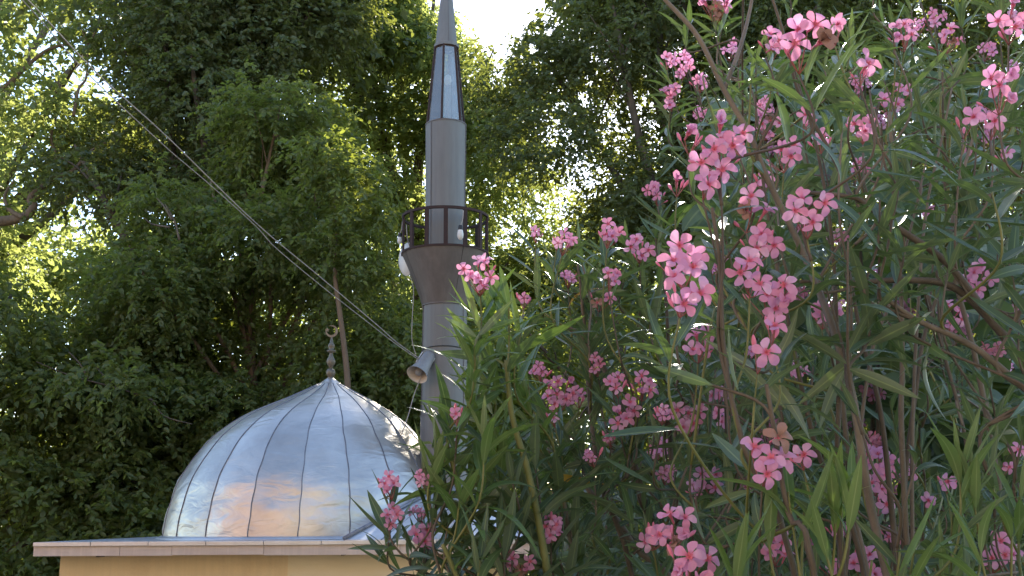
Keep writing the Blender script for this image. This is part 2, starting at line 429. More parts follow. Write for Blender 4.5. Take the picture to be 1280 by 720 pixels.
def build_building():
    t = thing('mosque_building', 'low ochre plastered building with a metal edged flat roof under the silver dome', 'building', (DC.x, 12, gz(DC.x, 12)))
    t0 = Vector(t.location)
    def B(mb, name, mat, parent=t):
        mb.v = [tuple(Vector(v) - t0) for v in mb.v]
        return mb.build(name, mat, parent)
    Y0 = 9.9
    xl, xr = P(42, 685, Y0).x, P(690, 685, Y0).x
    wx0, wxm, wx1 = P(75, 705, Y0 + 0.25).x, P(360, 705, Y0 + 0.25).x, P(556, 705, Y0 + 0.25).x
    zt = ROOF_Z
    # walls, the right one with brighter light put into its plaster colour
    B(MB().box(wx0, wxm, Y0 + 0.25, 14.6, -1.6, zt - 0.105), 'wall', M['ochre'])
    B(MB().box(wxm, wx1, Y0 + 0.245, 14.55, -1.6, zt - 0.105), 'wall', M['ochre_lit'])
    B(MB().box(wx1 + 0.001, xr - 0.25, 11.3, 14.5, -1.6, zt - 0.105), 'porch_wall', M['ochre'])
    # roof slab
    B(MB().box(xl + 0.03, xr - 0.03, Y0 + 0.03, 14.9, zt - 0.10, zt - 0.018), 'roof_slab', M['fascia'])
    # sheet metal roof skin in separate sheets
    n = 9
    xs = np.linspace(xl, xr, n + 1)
    for i in range(n):
        m = MB()
        m.box(xs[i] + 0.003, xs[i + 1] - 0.003, Y0 - 0.02, 14.95, zt - 0.016, zt + random.uniform(-0.002, 0.003))
        m.box(xs[i] + 0.003, xs[i + 1] - 0.003, Y0 - 0.024, Y0 - 0.004, zt - 0.032 - random.uniform(0, 0.004), zt - 0.004)
        B(m, 'roof_sheet', M['flash'])
    # fascia boards along the front and the ends
    cuts = [42, 150, 215, 330, 500, 636, 655, 690]
    for a, b in zip(cuts[:-1], cuts[1:]):
        xa, xb = P(a, 685, Y0).x, P(b, 685, Y0).x
        dz = random.uniform(-0.003, 0.003)
        B(MB().box(xa + 0.002, xb - 0.002, Y0 - 0.002, Y0 + 0.024, zt - 0.118 + dz, zt - 0.034), 'fascia_board', M['fascia'])
    for xx in (xl + 0.001, xr - 0.024):
        for k in range(3):
            B(MB().box(xx, xx + 0.022, Y0 + 0.03 + k * 1.64, Y0 + 1.66 + k * 1.64, zt - 0.118, zt - 0.02), 'fascia_board', M['fascia'])
    # porch posts
    for yy in (10.3,):
        B(MB().box(xr - 0.35, xr - 0.23, yy, yy + 0.12, -1.6, zt - 0.102), 'porch_post', M['zinc_dark'])
    # small fixing holes / brackets under the eave
    for px in (122, 428, 488):
        q = P(px, 690, Y0 + 0.1)
        B(MB().box(q.x - 0.012, q.x + 0.012, Y0 + 0.1, Y0 + 0.26, zt - 0.13, zt - 0.106), 'bracket', M['rust'])
    # sheet metal hip at the minaret foot
    A = P(430, 676, Y0 + 0.06); C2 = P(664, 676, Y0 + 0.06); A.z = C2.z = zt + 0.004
    ap = P(566, 602, 11.45)
    bk = Vector((A.x + 0.2, 12.8, zt + 0.004)); bk2 = Vector((C2.x, 12.8, zt + 0.004))
    # sheets in strips
    def strips(p0, p1, top, k, nm):
        for i in range(k):
            a = p0.lerp(p1, i / k + 0.004); b = p0.lerp(p1, (i + 1) / k - 0.004)
            q0 = a.lerp(top, 0.97); q1 = b.lerp(top, 0.97)
            up = Vector((0, 0, 0.006))
            m = MB(); m.add([a, b, q1, q0, a - up, b - up, q1 - up, q0 - up], [(0, 1, 2, 3), (7, 6, 5, 4), (0, 4, 5, 1), (1, 5, 6, 2), (2, 6, 7, 3), (3, 7, 4, 0)])
            B(m, nm, M['flash'])
    strips(A, C2, ap, 5, 'hip_sheet'); strips(C2, bk2, ap, 4, 'hip_sheet'); strips(bk, A, ap, 3, 'hip_sheet')
    for e in (A, C2):
        d = (ap - e).normalized()
        pts = [e + Vector((0, 0, 0.012)), e.lerp(ap, 0.5) + Vector((0, 0, 0.016)), ap + Vector((0, 0, 0.012))]
        B(MB().tube(pts, [0.02, 0.016, 0.016], 6), 'hip_flashing', M['seam'] if e is A else M['flash'])
    for k in (0.25, 0.5, 0.75):
        e = C2.lerp(bk2, k)
        B(MB().tube([e + Vector((0, 0, 0.01)), ap + Vector((0.0, 0, 0.004))], 0.009, 5), 'standing_seam', M['flash'])
    for k in (0.6, 0.8):
        e = A.lerp(C2, k)
        B(MB().tube([e + Vector((0, 0, 0.01)), ap + Vector((0.0, 0, 0.004))], 0.007, 5), 'standing_seam', M['flash'])
build_building()

PROF = [(0, 180), (30, 176.5), (67, 167), (95, 151), (121, 131), (137, 114), (150, 97), (161, 76), (172, 53), (186, 25), (198, 3)]
SHEAR = [(0, 0), (121, 3), (150, 8), (172, 15), (198, 18)]
def itp(tab, x):
    return float(np.interp(x, [a for a, b in tab], [b for a, b in tab]))
_hs = [a for a, b in PROF]
def prof_r(h):
    # smooth interpolation of the profile
    return itp(PROF, h) * 0.5 + 0.25 * (itp(PROF, max(h - 7, 0)) + itp(PROF, min(h + 7, 198)))
def dome_pt(h, a, extra=0.0):
    r = (prof_r(h) + extra) * PXD
    return Vector((r * math.sin(a) + itp(SHEAR, h) * PXD, -r * math.cos(a), h * PXD))

def build_dome():
    t = thing('metal_dome', 'silver sheet metal dome with pointed top and vertical seams on the flat roof', 'dome', DC)
    nP = 20; D = 2 * math.pi / nP; a0 = R(5.1) - D * 10
    rows = 34; cols = 6
    for g in range(nP):
        rg = np.random.default_rng(100 + g)
        vs = []; fs = []
        ph = rg.uniform(0, 6.28, 6); puff = rg.uniform(0.3, 1.6)
        for j in range(rows + 1):
            h = 198 * (j / rows)
            for i in range(cols + 1):
                u = i / cols
                a = a0 + g * D + D * (0.006 + 0.988 * u)
                e = puff * math.sin(math.pi * u) * 0.5
                w = math.sin(math.pi * u)
                e += w * (0.75 * math.sin(h * 0.13 + ph[0] + 2 * u) + 0.35 * math.sin(h * 0.31 + ph[1] - 3 * u) * (1 if h > 60 else 1.3) + 0.25 * math.sin(h * 0.55 + ph[2]))
                if h < 4 or h > 192: e = 0
                vs.append(dome_pt(h, a, e))
        for j in range(rows):
            for i in range(cols):
                k = j * (cols + 1) + i
                fs.append((k, k + 1, k + cols + 2, k + cols + 1))
        MB().add(vs, fs, True).build('panel', M['dome'], t)
        # folded seam between the sheets
        sm = MB(); pts = []
        for j in range(0, 31):
            h = 1 + 190 * j / 30
            pts.append(dome_pt(h, a0 + g * D + 0.003 * math.sin(h * 0.2 + g), 0.45))
        sm.tube(pts, 0.0055, 5)
        sm.build('seam', M['seam'], t)
    # base ring and cap
    bm = MB(); r0 = 181 * PXD
    bm.lathe([(r0 - 0.03, 0.03), (r0 + 0.004, 0.028), (r0 + 0.05, 0.008), (r0 + 0.055, 0.001), (r0 - 0.03, 0.001)], 80)
    bm.build('base_flashing', M['flash'], t)
    c = dome_pt(196, 0); c.y = 0
    cp = MB(); cp.lathe([(0.16, -0.085), (0.11, -0.045), (0.05, 0.0), (0.02, 0.03), (0.0, 0.035)], 24, c + Vector((0, 0, 0.02)))
    cp.build('top_cap', M['dome'], t)
    return t.location + c + Vector((0, 0, 0.045))
ftop = build_dome()

def build_finial():
    s = mpp(ftop)
    t = thing('crescent_finial', 'weathered bronze finial with stacked knobs and a crescent and star on the dome tip', 'finial', ftop)
    def ball(r, z, sq=1.0):
        return [(r * math.sin(a), z - r * sq * math.cos(a)) for a in np.linspace(0.15, math.pi - 0.15, 9)]
    z = 0
    MB().lathe([(x * s, y * s) for x, y in ball(6, 5)], 20).build('ball', M['bronze'], t)
    MB().lathe([(x * s, y * s) for x, y in [(2, 10), (2.4, 12), (4.5, 15), (5.8, 18.5), (5, 22), (2.6, 26), (2, 30)]], 20).build('vase', M['bronze'], t)
    MB().lathe([(x * s, y * s) for x, y in [(2, 30), (5.6, 31.5), (5.8, 33), (2.6, 34.5), (4.2, 37.5), (4.4, 39.5), (2.4, 43), (1.3, 48), (1.0, 50)]], 20).build('spindle', M['bronze'], t)
    # crescent: two arcs, extruded
    cz = 57.5; n = 30; ro, ri = 7.8, 5.6; off = Vector((-1.5, 1.6))
    ang = [R(150) + R(330) * k / n for k in range(n + 1)]
    ring = []
    for a in ang:
        w = math.sin(math.pi * ang.index(a) / n) ** 0.7
        o_ = Vector((ro * math.cos(a), ro * math.sin(a)))
        i_ = o_ * (1 - 0.42 * w)
        ring.append((o_, i_))
    vs = []; fs = []
    for y in (-0.9, 0.9):
        for o_, i_ in ring:
            vs += [(o_.x * s, y * s, (cz + o_.y) * s), (i_.x * s, y * s, (cz + i_.y) * s)]
    m = 2 * (n + 1)
    for k in range(n):
        a = 2 * k
        fs += [(a, a + 2, a + 3, a + 1), (m + a, m + a + 1, m + a + 3, m + a + 2), (a, m + a, m + a + 2, a + 2), (a + 1, a + 3, m + a + 3, m + a + 1)]
    MB().add(vs, fs).build('crescent', M['bronze'], t)
    st = []
    for k in range(10):
        r = 3.2 if k % 2 == 0 else 1.4
        a = math.pi / 2 + k * math.pi / 5
        st.append((-5.6 + r * math.cos(a), cz + 1.8 + r * math.sin(a)))
    vs = [(x * s, -0.7 * s, z * s) for x, z in st] + [(x * s, 0.7 * s, z * s) for x, z in st]
    fs = [tuple(range(10)), tuple(range(19, 9, -1))] + [(k, (k + 1) % 10, 10 + (k + 1) % 10, 10 + k) for k in range(10)]
    MB().add(vs, fs).build('star', M['bronze'], t)
build_finial()

# ------------------------------------------------------------------ minaret
MY = 11.5
MC = P(556, 380, MY)
def mz(py): return P(556, py, MY).z
MS = mpp(MC)
def build_minaret():
    zb = ROOF_Z - 0.02
    t = thing('minaret', 'tall slim grey sheet metal minaret with glazed lantern, railed balcony and pointed cone', 'minaret', (MC.x, MY, zb))
    def Z(py): return mz(py) - zb
    def r(px, py):
        return px * mpp(Vector((MC.x, MY, mz(py))))
    # lower shaft sheets
    def curved(a0, a1, z0, z1, r0, r1, mat, name, k=8, th=0.004):
        vs = []; fs = []
        for z, rr in ((z0, r0), (z1, r1)):
            for d in (0, -th):
                for i in range(k + 1):
                    a = a0 + (a1 - a0) * i / k
                    vs.append(((rr + d) * math.sin(a), -(rr + d) * math.cos(a), z))
        w = k + 1
        for i in range(k):
            fs += [(i, i + 1, 2 * w + i + 1, 2 * w + i), (w + i + 1, w + i, 3 * w + i, 3 * w + i + 1), (2 * w + i, 2 * w + i + 1, 3 * w + i + 1, 3 * w + i), (i + 1, i, w + i, w + i + 1)]
        fs += [(0, 2 * w, 3 * w, w), (k, w + k, 3 * w + k, 2 * w + k)]
        mb = MB()
        mb.add(vs, fs[0:4 * k:4], True); mb.add(vs, [f for i, f in enumerate(fs) if i >= 4 * k or i % 4], False)
        return mb.build(name, mat, t)
    g = 0.012
    def shaft(py0, py1, px0, px1, cuts, name, mat=M['zinc']):
        n = len(cuts)
        for i in range(n):
            a0 = R(cuts[i]); a1 = R(cuts[(i + 1) % n]) + (2 * math.pi if i == n - 1 else 0)
            curved(a0 + g * 0.35, a1 - g * 0.35, Z(py0), Z(py1), r(px0, py0) + 0.0012 * (i % 2), r(px1, py1) + 0.0012 * (i % 2), mat, name, 10)
    zfoot = 0.0
    n = 3
    for i in range(3):
        a0 = R(-50 + 120 * i); a1 = a0 + R(120)
        curved(a0 + 0.004, a1 - 0.004, zfoot, Z(520), r(30.5, 560), r(29.6, 520), M['zinc'], 'shaft_sheet', 12)
    shaft(521, 384, 29.4, 27.6, [-70, 60, 190], 'shaft_sheet')
    shaft(321, 222, 25.2, 25.0, [-42, 78, 198], 'shaft_sheet')
    shaft(222, 158, 25.1, 25.4, [-42, 78, 198], 'shaft_sheet')
    # lap strips over the vertical joints
    for py0, py1, px0, px1, al in ((320, 158, 25.4, 25.6, (-42, 78, 198)), (520, 384, 29.7, 27.9, (-70, 60, 190)), (57, -60, 13.9, 1.4, (15, 135, 255))):
        for a in al:
            curved(R(a) - 0.03, R(a) + 0.03, Z(py0), Z(py1), r(px0, py0) + 0.003, r(px1, py1) + 0.003, M['zinc_dark'], 'lap_strip', 2, 0.003)
    # flange rings
    for py, rr in ((520.5, 29.9), (383, 28.4), (157.5, 25.6)):
        MB().lathe([(r(rr, py) - 0.006, -0.006), (r(rr, py) + 0.004, -0.006), (r(rr, py) + 0.004, 0.006), (r(rr, py) - 0.006, 0.006)], 40, (0, 0, Z(py)), False).build('joint_band', M['zinc_dark'], t)
    # corbel in four sheets
    for i in range(4):
        a0 = R(-62 + 90 * i); a1 = a0 + R(90)
        pr = [(383, 28.2), (372, 31.5), (350, 40.3), (330, 49), (320, 53.2)]
        vs = []; fs = []; k = 10
        for py, px in pr:
            for q in range(k + 1):
                a = a0 + 0.006 + (a1 - a0 - 0.012) * q / k
                vs.append((r(px, py) * math.sin(a), -r(px, py) * math.cos(a), Z(py)))
        for j in range(len(pr) - 1):
            for q in range(k):
                b = j * (k + 1) + q
                fs.append((b, b + 1, b + k + 2, b + k + 1))
        MB().add(vs, fs, True).build('corbel_sheet', M['zinc_dark'], t)
    MB().lathe([(r(26.0, 383), 0.004), (r(46, 333), Z(333) - Z(383) - 0.01), (r(51, 320), Z(320) - Z(383) - 0.02)], 40, (0, 0, Z(383))).build('corbel_liner', M['rust'], t)
    MB().lathe([(r(24.9, 320), 0), (r(52.9, 320), 0), (r(53.6, 320), -0.002), (r(53.6, 320), 0.008), (r(52.9, 320), 0.012), (r(24.9, 320), 0.012)], 48, (0, 0, Z(320)), False).build('balcony_floor', M['zinc_dark'], t)
    # railing
    rl = t
    Rr = r(53.2, 272)
    def ring(py, w, h, nm):
        MB().lathe([(Rr - w, -h), (Rr + w, -h), (Rr + w, h), (Rr - w, h), (Rr - w, -h)], 64, (0, 0, Z(py)), False).build(nm, M['rust'], rl)
    ring(273, 0.011, 0.014, 'top_rail')
    ring(318.5, 0.011, 0.010, 'bottom_rail')
    for k in range(14):
        a = R(5) + k * 2 * math.pi / 14 + random.uniform(-0.02, 0.02)
        c = Vector((Rr * math.sin(a), -Rr * math.cos(a), (Z(273) + Z(318.5)) / 2))
        tn = Vector((math.cos(a), math.sin(a), 0)); rd = Vector((math.sin(a), -math.cos(a), 0))
        MB().obox(c, tn * 0.022, rd * 0.008, Vector((0, 0, (Z(273) - Z(318.5)) / 2 - 0.008))).build('baluster', M['rust'], rl)
    # lantern, six panes
    zb1, zt1 = Z(156.5), Z(60)
    rb, rt = r(24.2, 156), r(14.6, 60)
    an = [R(-9 + 60 * k) for k in range(6)]
    def pt(a, u, rr=1.0):
        q = (rb + (rt - rb) * u) * rr
        return Vector((q * math.sin(a), -q * math.cos(a), zb1 + (zt1 - zb1) * u))
    for k in range(6):
        a, b = an[k], an[(k + 1) % 6]
        p = [pt(a, 0.02, .96), pt(b, 0.02, .96), pt(b, 0.985, .96), pt(a, 0.985, .96)]
        nn = (p[1] - p[0]).cross(p[3] - p[0]).normalized() * 0.004
        MB().add([*p, *[q - nn for q in p]], [(0, 1, 2, 3), (7, 6, 5, 4), (0, 4, 5, 1), (1, 5, 6, 2), (2, 6, 7, 3), (3, 7, 4, 0)]).build('glass_pane', M['glass'], t)
        MB().tube([pt(a, 0), pt(a, 1)], [0.013, 0.012], 4, False).build('mullion', M['rust'], t)
        for u, nm in ((0.0, 'sill_bar'), (0.99, 'head_bar')):
            MB().tube([pt(a, u), pt(b, u)], 0.011, 4, False).build(nm, M['rust'], t)
    MB().lathe([(0.001, 0), (rb * 0.99, 0), (rb * 1.02, -0.008), (rb * 1.02, -0.02)], 36, (0, 0, zb1 - 0.002), False).build('lantern_floor', M['zinc'], t)
    lt = MB().tube([Vector((0.02, 0, zb1)), Vector((0.02, 0, zb1 + 0.45))], 0.03, 10).build('lamp_post', M['grey_plastic'], t)
    MB().lathe([(0.012, 0), (0.03, 0.02), (0.042, 0.06), (0.034, 0.11), (0.005, 0.13)], 14, (0.02, 0, zb1 + 0.45)).build('lamp_bulb', M['white'], t)
    # cone
    MB().lathe([(rt * 1.04, -0.012), (rt * 1.07, -0.01), (rt * 1.07, 0.02), (rt * 0.96, 0.028)], 36, (0, 0, zt1 + 0.004), False).build('collar', M['zinc'], t)
    for i in range(3):
        a0 = R(15 + 120 * i); a1 = a0 + R(120)
        curved(a0 + 0.01, a1 - 0.01, Z(57.5), Z(-70), r(13.7, 57) + 0.001 * i, 0.008, M['zinc'], 'cone_sheet', 10)
    zc = Z(-70)
    MB().lathe([(0.01, -0.03), (0.03, 0.0), (0.045, 0.04), (0.02, 0.08), (0.012, 0.12), (0.028, 0.15), (0.012, 0.18), (0.006, 0.26)], 16, (0, 0, zc)).build('spire_knob', M['bronze'], t)
    cr = [Vector((0.07 * math.cos(a), 0, zc + 0.33 + 0.07 * math.sin(a))) for a in np.linspace(R(120), R(420), 20)]
    MB().tube(cr, [0.003 + 0.011 * math.sin(math.pi * k / 19) for k in range(20)], 6).build('crescent', M['bronze'], t)
    # clamp wire round the shaft above the horn
    cw = [Vector((r(28.6, 440) * math.sin(a), -r(28.6, 440) * math.cos(a), Z(440) + 0.03 * math.cos(a * 1.0))) for a in np.linspace(0, 2 * math.pi, 33)]
    MB().tube(cw, 0.006, 5).build('clamp_wire', M['black'], t)
build_minaret()

def build_fixtures():
    # horn loudspeaker
    c = P(536, 446, MY - 0.22)
    mouth = P(521.5, 468, MY - 0.38)
    ax = (mouth - c).normalized(); Lh = (mouth - c).length; s = mpp(c)
    t = thing('horn_loudspeaker', 'grey horn loudspeaker clamped to the minaret shaft, its bell pointing down left', 'loudspeaker', c)
    pr = [(0.001, -0.03), (6.5 * s, -0.028), (8 * s, 0.0), (8.6 * s, Lh * .25), (9.6 * s, Lh * .6), (11.5 * s, Lh * .85), (13.6 * s, Lh), (13.9 * s, Lh + .006)]
    MB().lathe(pr, 28, (0, 0, 0), True, ax).build('bell', M['grey_plastic'], t)
    MB().lathe([(13.8 * s, Lh + .006), (12.8 * s, Lh), (10.0 * s, Lh * .8), (7 * s, Lh * .5), (4 * s, Lh * .3), (0.001, Lh * .28)], 28, (0, 0, 0), True, ax).build('horn_throat', M['cream'], t)
    MB().lathe([(0.001, Lh * .97), (3.6 * s, Lh * .96), (4.6 * s, Lh * .9), (4.0 * s, Lh * .6), (2 * s, Lh * .3)], 16, (0, 0, 0), True, ax).build('reflex_cone', M['grey_plastic'], t)
    side = ax.cross(Vector((0, 1, 0))).normalized()
    for sg in (-1, 1):
        d = Vector((0, -1, 0)).cross(ax).normalized() * sg
        MB().obox(ax * Lh * .30 + d * 8.8 * s + Vector((0, 0.01, 0.02)), ax.cross(d) * .012, d * .004, ax * .07).build('bracket_arm', M['white'], t)
    MB().tube([Vector((0, 0, 0)), Vector((0.06, 0.03, 0.02)), P(545, 441, MY - 0.2) - c], 0.011, 6).build('mount_bar', M['grey_plastic'], t)
    MB().tube(smooth_path([mouth - c + Vector((0.05, 0.05, 0.02)), P(518, 492, MY - .3) - c, P(510, 520, MY - .35) - c, P(500, 548, MY - .3) - c]), 0.005, 5).build('lead_wire', M['cable'], t)
    # round white dish behind the balcony
    c = P(508.5, 324, MY + 0.02)
    t = thing('round_dish', 'round white shallow dish fixed to the left side of the minaret balcony', 'dish', c)
    s = mpp(c); n = Vector((-0.80, -0.52, -0.05)).normalized(); r = 20.5 * s
    MB().lathe([(0.001, 0.05), (r * .5, 0.043), (r * .85, 0.022), (r, 0.0), (r * 1.02, -0.006), (r * .97, -0.012), (r * .8, 0.01), (r * .5, 0.028), (0.001, 0.034)], 36, (0, 0, 0), True, n).build('reflector', M['white'], t)
    MB().tube([n * 0.03, Vector((0.08, 0.05, 0.0)), Vector((0.14, 0.03, -0.02))], 0.012, 6).build('mount_arm', M['grey_plastic'], t)
    # bulbs
    for (px, py, px1, py1, lab, dy) in ((575.5, 287, 579, 263, 'small white bulb hanging on a pale wire at the front right of the balcony railing', -0.45),
                                        (499.5, 296, 503, 277, 'tiny white bulb outside the left edge of the balcony railing', -0.05)):
        c = P(px, py, MY + dy); s = mpp(c)
        t = thing('hanging_bulb', lab, 'bulb', c, None)
        k = 1.0 if dy < -0.2 else 0.7
        MB().lathe([(3 * s * k, 0.0), (3.4 * s * k, -2 * s), (4 * s * k, -6 * s * k), (3.7 * s * k, -10 * s * k), (1.6 * s * k, -13 * s * k), (0.001, -13.5 * s * k)], 14).build('bulb', M['white'], t)
        MB().lathe([(1.2 * s, 6 * s * k), (2.6 * s * k, 5 * s * k), (3.2 * s * k, 0), (3.1 * s * k, -1 * s), (0.001, -1 * s)], 12).build('socket', M['black'], t)
        MB().tube(smooth_path([Vector((0, 0, 5 * s * k)), (P(px1 - 1, (py + py1) / 2, MY + dy) - c), (P(px1, py1, MY + dy) - c)]), 0.006, 5).build('wire', M['cable'], t)
    # thin lead hanging below the dish
    mb = MB().tube(smooth_path([P(512, 343, MY), P(517, 362, MY - .1), P(515.5, 395, MY - .12), P(515, 424, MY - .12), P(520, 444, MY - .12)]), 0.0045, 5)
    o = mb.build('hanging_wire', M['cable'])
    tag(o, 'thin pale wire hanging from the white dish down to the loudspeaker', 'wire')
    # wire loop in the balcony, left
    o = MB().tube(smooth_path([P(508, 281, MY - .25), P(509, 297, MY - .25), P(512, 308, MY - .2), P(514, 318, MY - .2)]), 0.006, 5).build('looped_wire', M['cable'])
    tag(o, 'short pale wire looping inside the left of the balcony railing', 'wire')
build_fixtures()

# ------------------------------------------------------------------ overhead cables and their pole (outside the picture, upper left)
def build_cables():
    a = [(-62, -95), (35, 0), (120, 90), (210, 172), (318, 277), (400, 346), (470, 405), (495, 427), (527, 450)]
    b = [(-70, -95), (28, 0), (108, 90), (203, 180), (258, 227), (318, 281), (345, 310), (400, 356), (455, 399), (495, 430), (527, 452)]
    def Yof(px): return 6.4 + (px + 65) / (527 + 65) * (11.24 - 6.4)
    for pts, lab, r_, nm in ((a, 'upper, straighter and brighter of the two twisted overhead cables running to the minaret', 0.0052, 'overhead_cable'),
                         (b, 'lower, slacker of the two overhead cables running from the upper left to the minaret', 0.0042, 'overhead_cable')):
        path = smooth_path([P(x, y, Yof(x)) for x, y in pts], 8)
        n = len(path)
        o = MB().tube(path, r_, 5).build(nm, M['cable'])
        tag(o, lab, 'cable', 'overhead cables')
    e = P(-66, -95, 6.4)
    t = thing('utility_pole', 'wooden utility pole outside the picture on the left that carries the cables', 'pole', (e.x, e.y, gz(e.x, e.y)))
    MB().tube([(0, 0, 0), (0.0, 0, 3), (0, 0, e.z - gz(e.x, e.y) + 0.5)], [0.11, 0.10, 0.08], 12).build('pole_shaft', M['bark_warm'], t)
    MB().box(-0.5, 0.5, -0.05, 0.05, e.z - gz(e.x, e.y) + 0.1, e.z - gz(e.x, e.y) + 0.2).build('crossarm', M['bark_warm'], t)
build_cables()

# ------------------------------------------------------------------ mass of small leaves
def leaf_mass(pos, d, nrm, ln, wd, quads=True):
    """pos,d,nrm (n,3); ln,wd (n,)  ->  verts, faces: folded blades with a bent tip"""
    d = unit(d); s = unit(np.cross(d, nrm)); nn = np.cross(s, d)
    L = ln[:, None]; W = wd[:, None] * 0.5
    base = pos
    tip = pos + d * L - nn * L * 0.16
    if quads:
        l1 = pos + d * L * 0.30 + s * W * 0.92 + nn * W * 0.30
        l2 = pos + d * L * 0.66 + s * W * 0.74 + nn * W * 0.18
        r1 = pos + d * L * 0.30 - s * W * 0.92 + nn * W * 0.30
        r2 = pos + d * L * 0.66 - s * W * 0.74 + nn * W * 0.18
        v = np.stack([base, l1, l2, tip, r2, r1], 1).reshape(-1, 3)
        k = np.arange(len(pos))[:, None] * 6
        f = np.concatenate([k + np.array([0, 1, 2, 3]), k + np.array([0, 3, 4, 5])], 1).reshape(-1, 4)
        return v, f, 6
    l1 = pos + d * L * 0.45 + s * W + nn * W * 0.3
    r1 = pos + d * L * 0.45 - s * W + nn * W * 0.3
    v = np.stack([base, l1, tip, r1], 1).reshape(-1, 3)
    k = np.arange(len(pos))[:, None] * 4
    f = (k + np.array([0, 1, 2, 3])).reshape(-1, 4)
    return v, f, 4

def np_mesh(name, v, f, mat, tint=None, uv=None):
    me = bpy.data.meshes.new(name)
    nv, nf, k = len(v), len(f), f.shape[1]
    me.vertices.add(nv); me.vertices.foreach_set('co', v.astype(np.float32).ravel())
    me.loops.add(nf * k); me.loops.foreach_set('vertex_index', f.astype(np.int32).ravel())
    me.polygons.add(nf); me.polygons.foreach_set('loop_start', (np.arange(nf) * k).astype(np.int32))
    me.polygons.foreach_set('loop_total', np.full(nf, k, np.int32))
    me.update(calc_edges=True)
    if tint is not None:
        at = me.attributes.new('tint', 'FLOAT', 'POINT'); at.data.foreach_set('value', tint.astype(np.float32))
    if uv is not None:
        ul = me.uv_layers.new(name='UVMap'); ul.data.foreach_set('uv', uv[f.ravel()].astype(np.float32).ravel())
    me.materials.append(mat)
    return me

SKYGAP = [  # openings in the canopy where the photograph shows open sky (picture coordinates)
    [(528, -80), (700, -80), (688, 15), (668, 18), (648, 48), (634, 84), (640, 112), (618, 108), (606, 60), (572, 22), (528, 14)]]
def in_poly(px, py, poly):
    inside = np.zeros(len(px), bool); j = len(poly) - 1
    for i in range(len(poly)):
        xi, yi = poly[i]; xj, yj = poly[j]
        c = ((yi > py) != (yj > py)) & (px < (xj - xi) * (py - yi) / (yj - yi + 1e-9) + xi)
        inside ^= c; j = i
    return inside

def crown_leaves(clumps, n_spray, per, leaf, seed, gap=True, droop=0.35, flat=1.0, quads=True, holes=None):
    """clumps: (x,y,z,rx,ry,rz). twigs grow outward in each clump and carry leaves"""
    g = np.random.default_rng(seed)
    cl = np.array(clumps); vol = cl[:, 3] * cl[:, 5]
    idx = g.choice(len(cl), n_spray, p=vol / vol.sum())
    c = cl[idx]
    dr = unit(g.normal(size=(n_spray, 3)))
    rad = g.uniform(0.25, 1.0, n_spray) ** 0.55
    lump = 1 + 0.22 * np.sin(dr[:, 0] * 5 + idx) * np.cos(dr[:, 2] * 6 + idx * 2)
    base = c[:, :3] + dr * c[:, 3:6] * (rad * lump)[:, None]
    td = unit(dr * np.array([1, 1, .55]) + g.normal(size=(n_spray, 3)) * 0.55 + np.array([0, 0, -droop]))
    tl = g.uniform(0.22, 0.6, n_spray) * leaf / 0.11
    k = per
    u = (np.arange(k) + 0.5) / k
    pos = base[:, None, :] + td[:, None, :] * (u[None, :, None] * tl[:, None, None]) + np.array([0, 0, -1]) * (u[None, :, None] ** 2 * tl[:, None, None] * 0.3)
    pos = pos + g.normal(size=pos.shape) * leaf * 0.12
    sd = unit(np.cross(td, np.array([0, 0, 1.0])) + 1e-4)[:, None, :] * np.where(np.arange(k) % 2 == 0, 1, -1)[None, :, None]
    ld = sd * 0.85 + td[:, None, :] * 0.6 + g.normal(size=pos.shape) * 0.38 + np.array([0, 0, -0.3])
    ln_ = np.array([0, 0, 1.0]) * flat + g.normal(size=pos.shape) * 0.75
    pos = pos.reshape(-1, 3); ld = unit(ld.reshape(-1, 3)); ln_ = unit(ln_.reshape(-1, 3))
    sz = leaf * g.uniform(0.6, 1.2, len(pos))
    if gap:
        px, py, z = project(pos)
        bad = np.zeros(len(pos), bool)
        for poly in SKYGAP: bad |= in_poly(px + g.normal(size=len(px)) * 7, py + g.normal(size=len(px)) * 7, poly)
        if holes is not None:
            for hx, hy, hr, pr in holes:
                d2 = (px - hx) ** 2 + (py - hy) ** 2
                bad |= (d2 < (hr * (1 + 0.3 * g.normal(size=len(px)))) ** 2) & (g.random(len(px)) < pr)
        pos, ld, ln_, sz = pos[~bad], ld[~bad], ln_[~bad], sz[~bad]
    tint = np.clip(g.normal(size=len(pos)) * 0.22 + 0.5, 0, 0.99)
    v, f, kk = leaf_mass(pos, ld, ln_, sz, sz * g.uniform(0.5, 0.7, len(sz)), quads)
    return v, f, np.repeat(tint, kk)

def px_clump(px, py, Y, rx, rz, ry=None):
    p = P(px, py, Y); s = mpp(p)
    return (p.x, p.y, p.z, rx * s, (ry if ry else (rx + rz) / 2 * s), rz * s)

def fill(region, n, Y0, Y1, r0, r1, seed):
    g = random.Random(seed); out = []
    xs = [p[0] for p in region]; ys = [p[1] for p in region]
    while len(out) < n:
        x = g.uniform(min(xs), max(xs)); y = g.uniform(min(ys), max(ys))
        if in_poly(np.array([x]), np.array([y]), region)[0]:
            r = g.uniform(r0, r1)
            out.append(px_clump(x, y, g.uniform(Y0, Y1), r * g.uniform(1.0, 1.5), r * g.uniform(0.6, 0.9)))
    return out

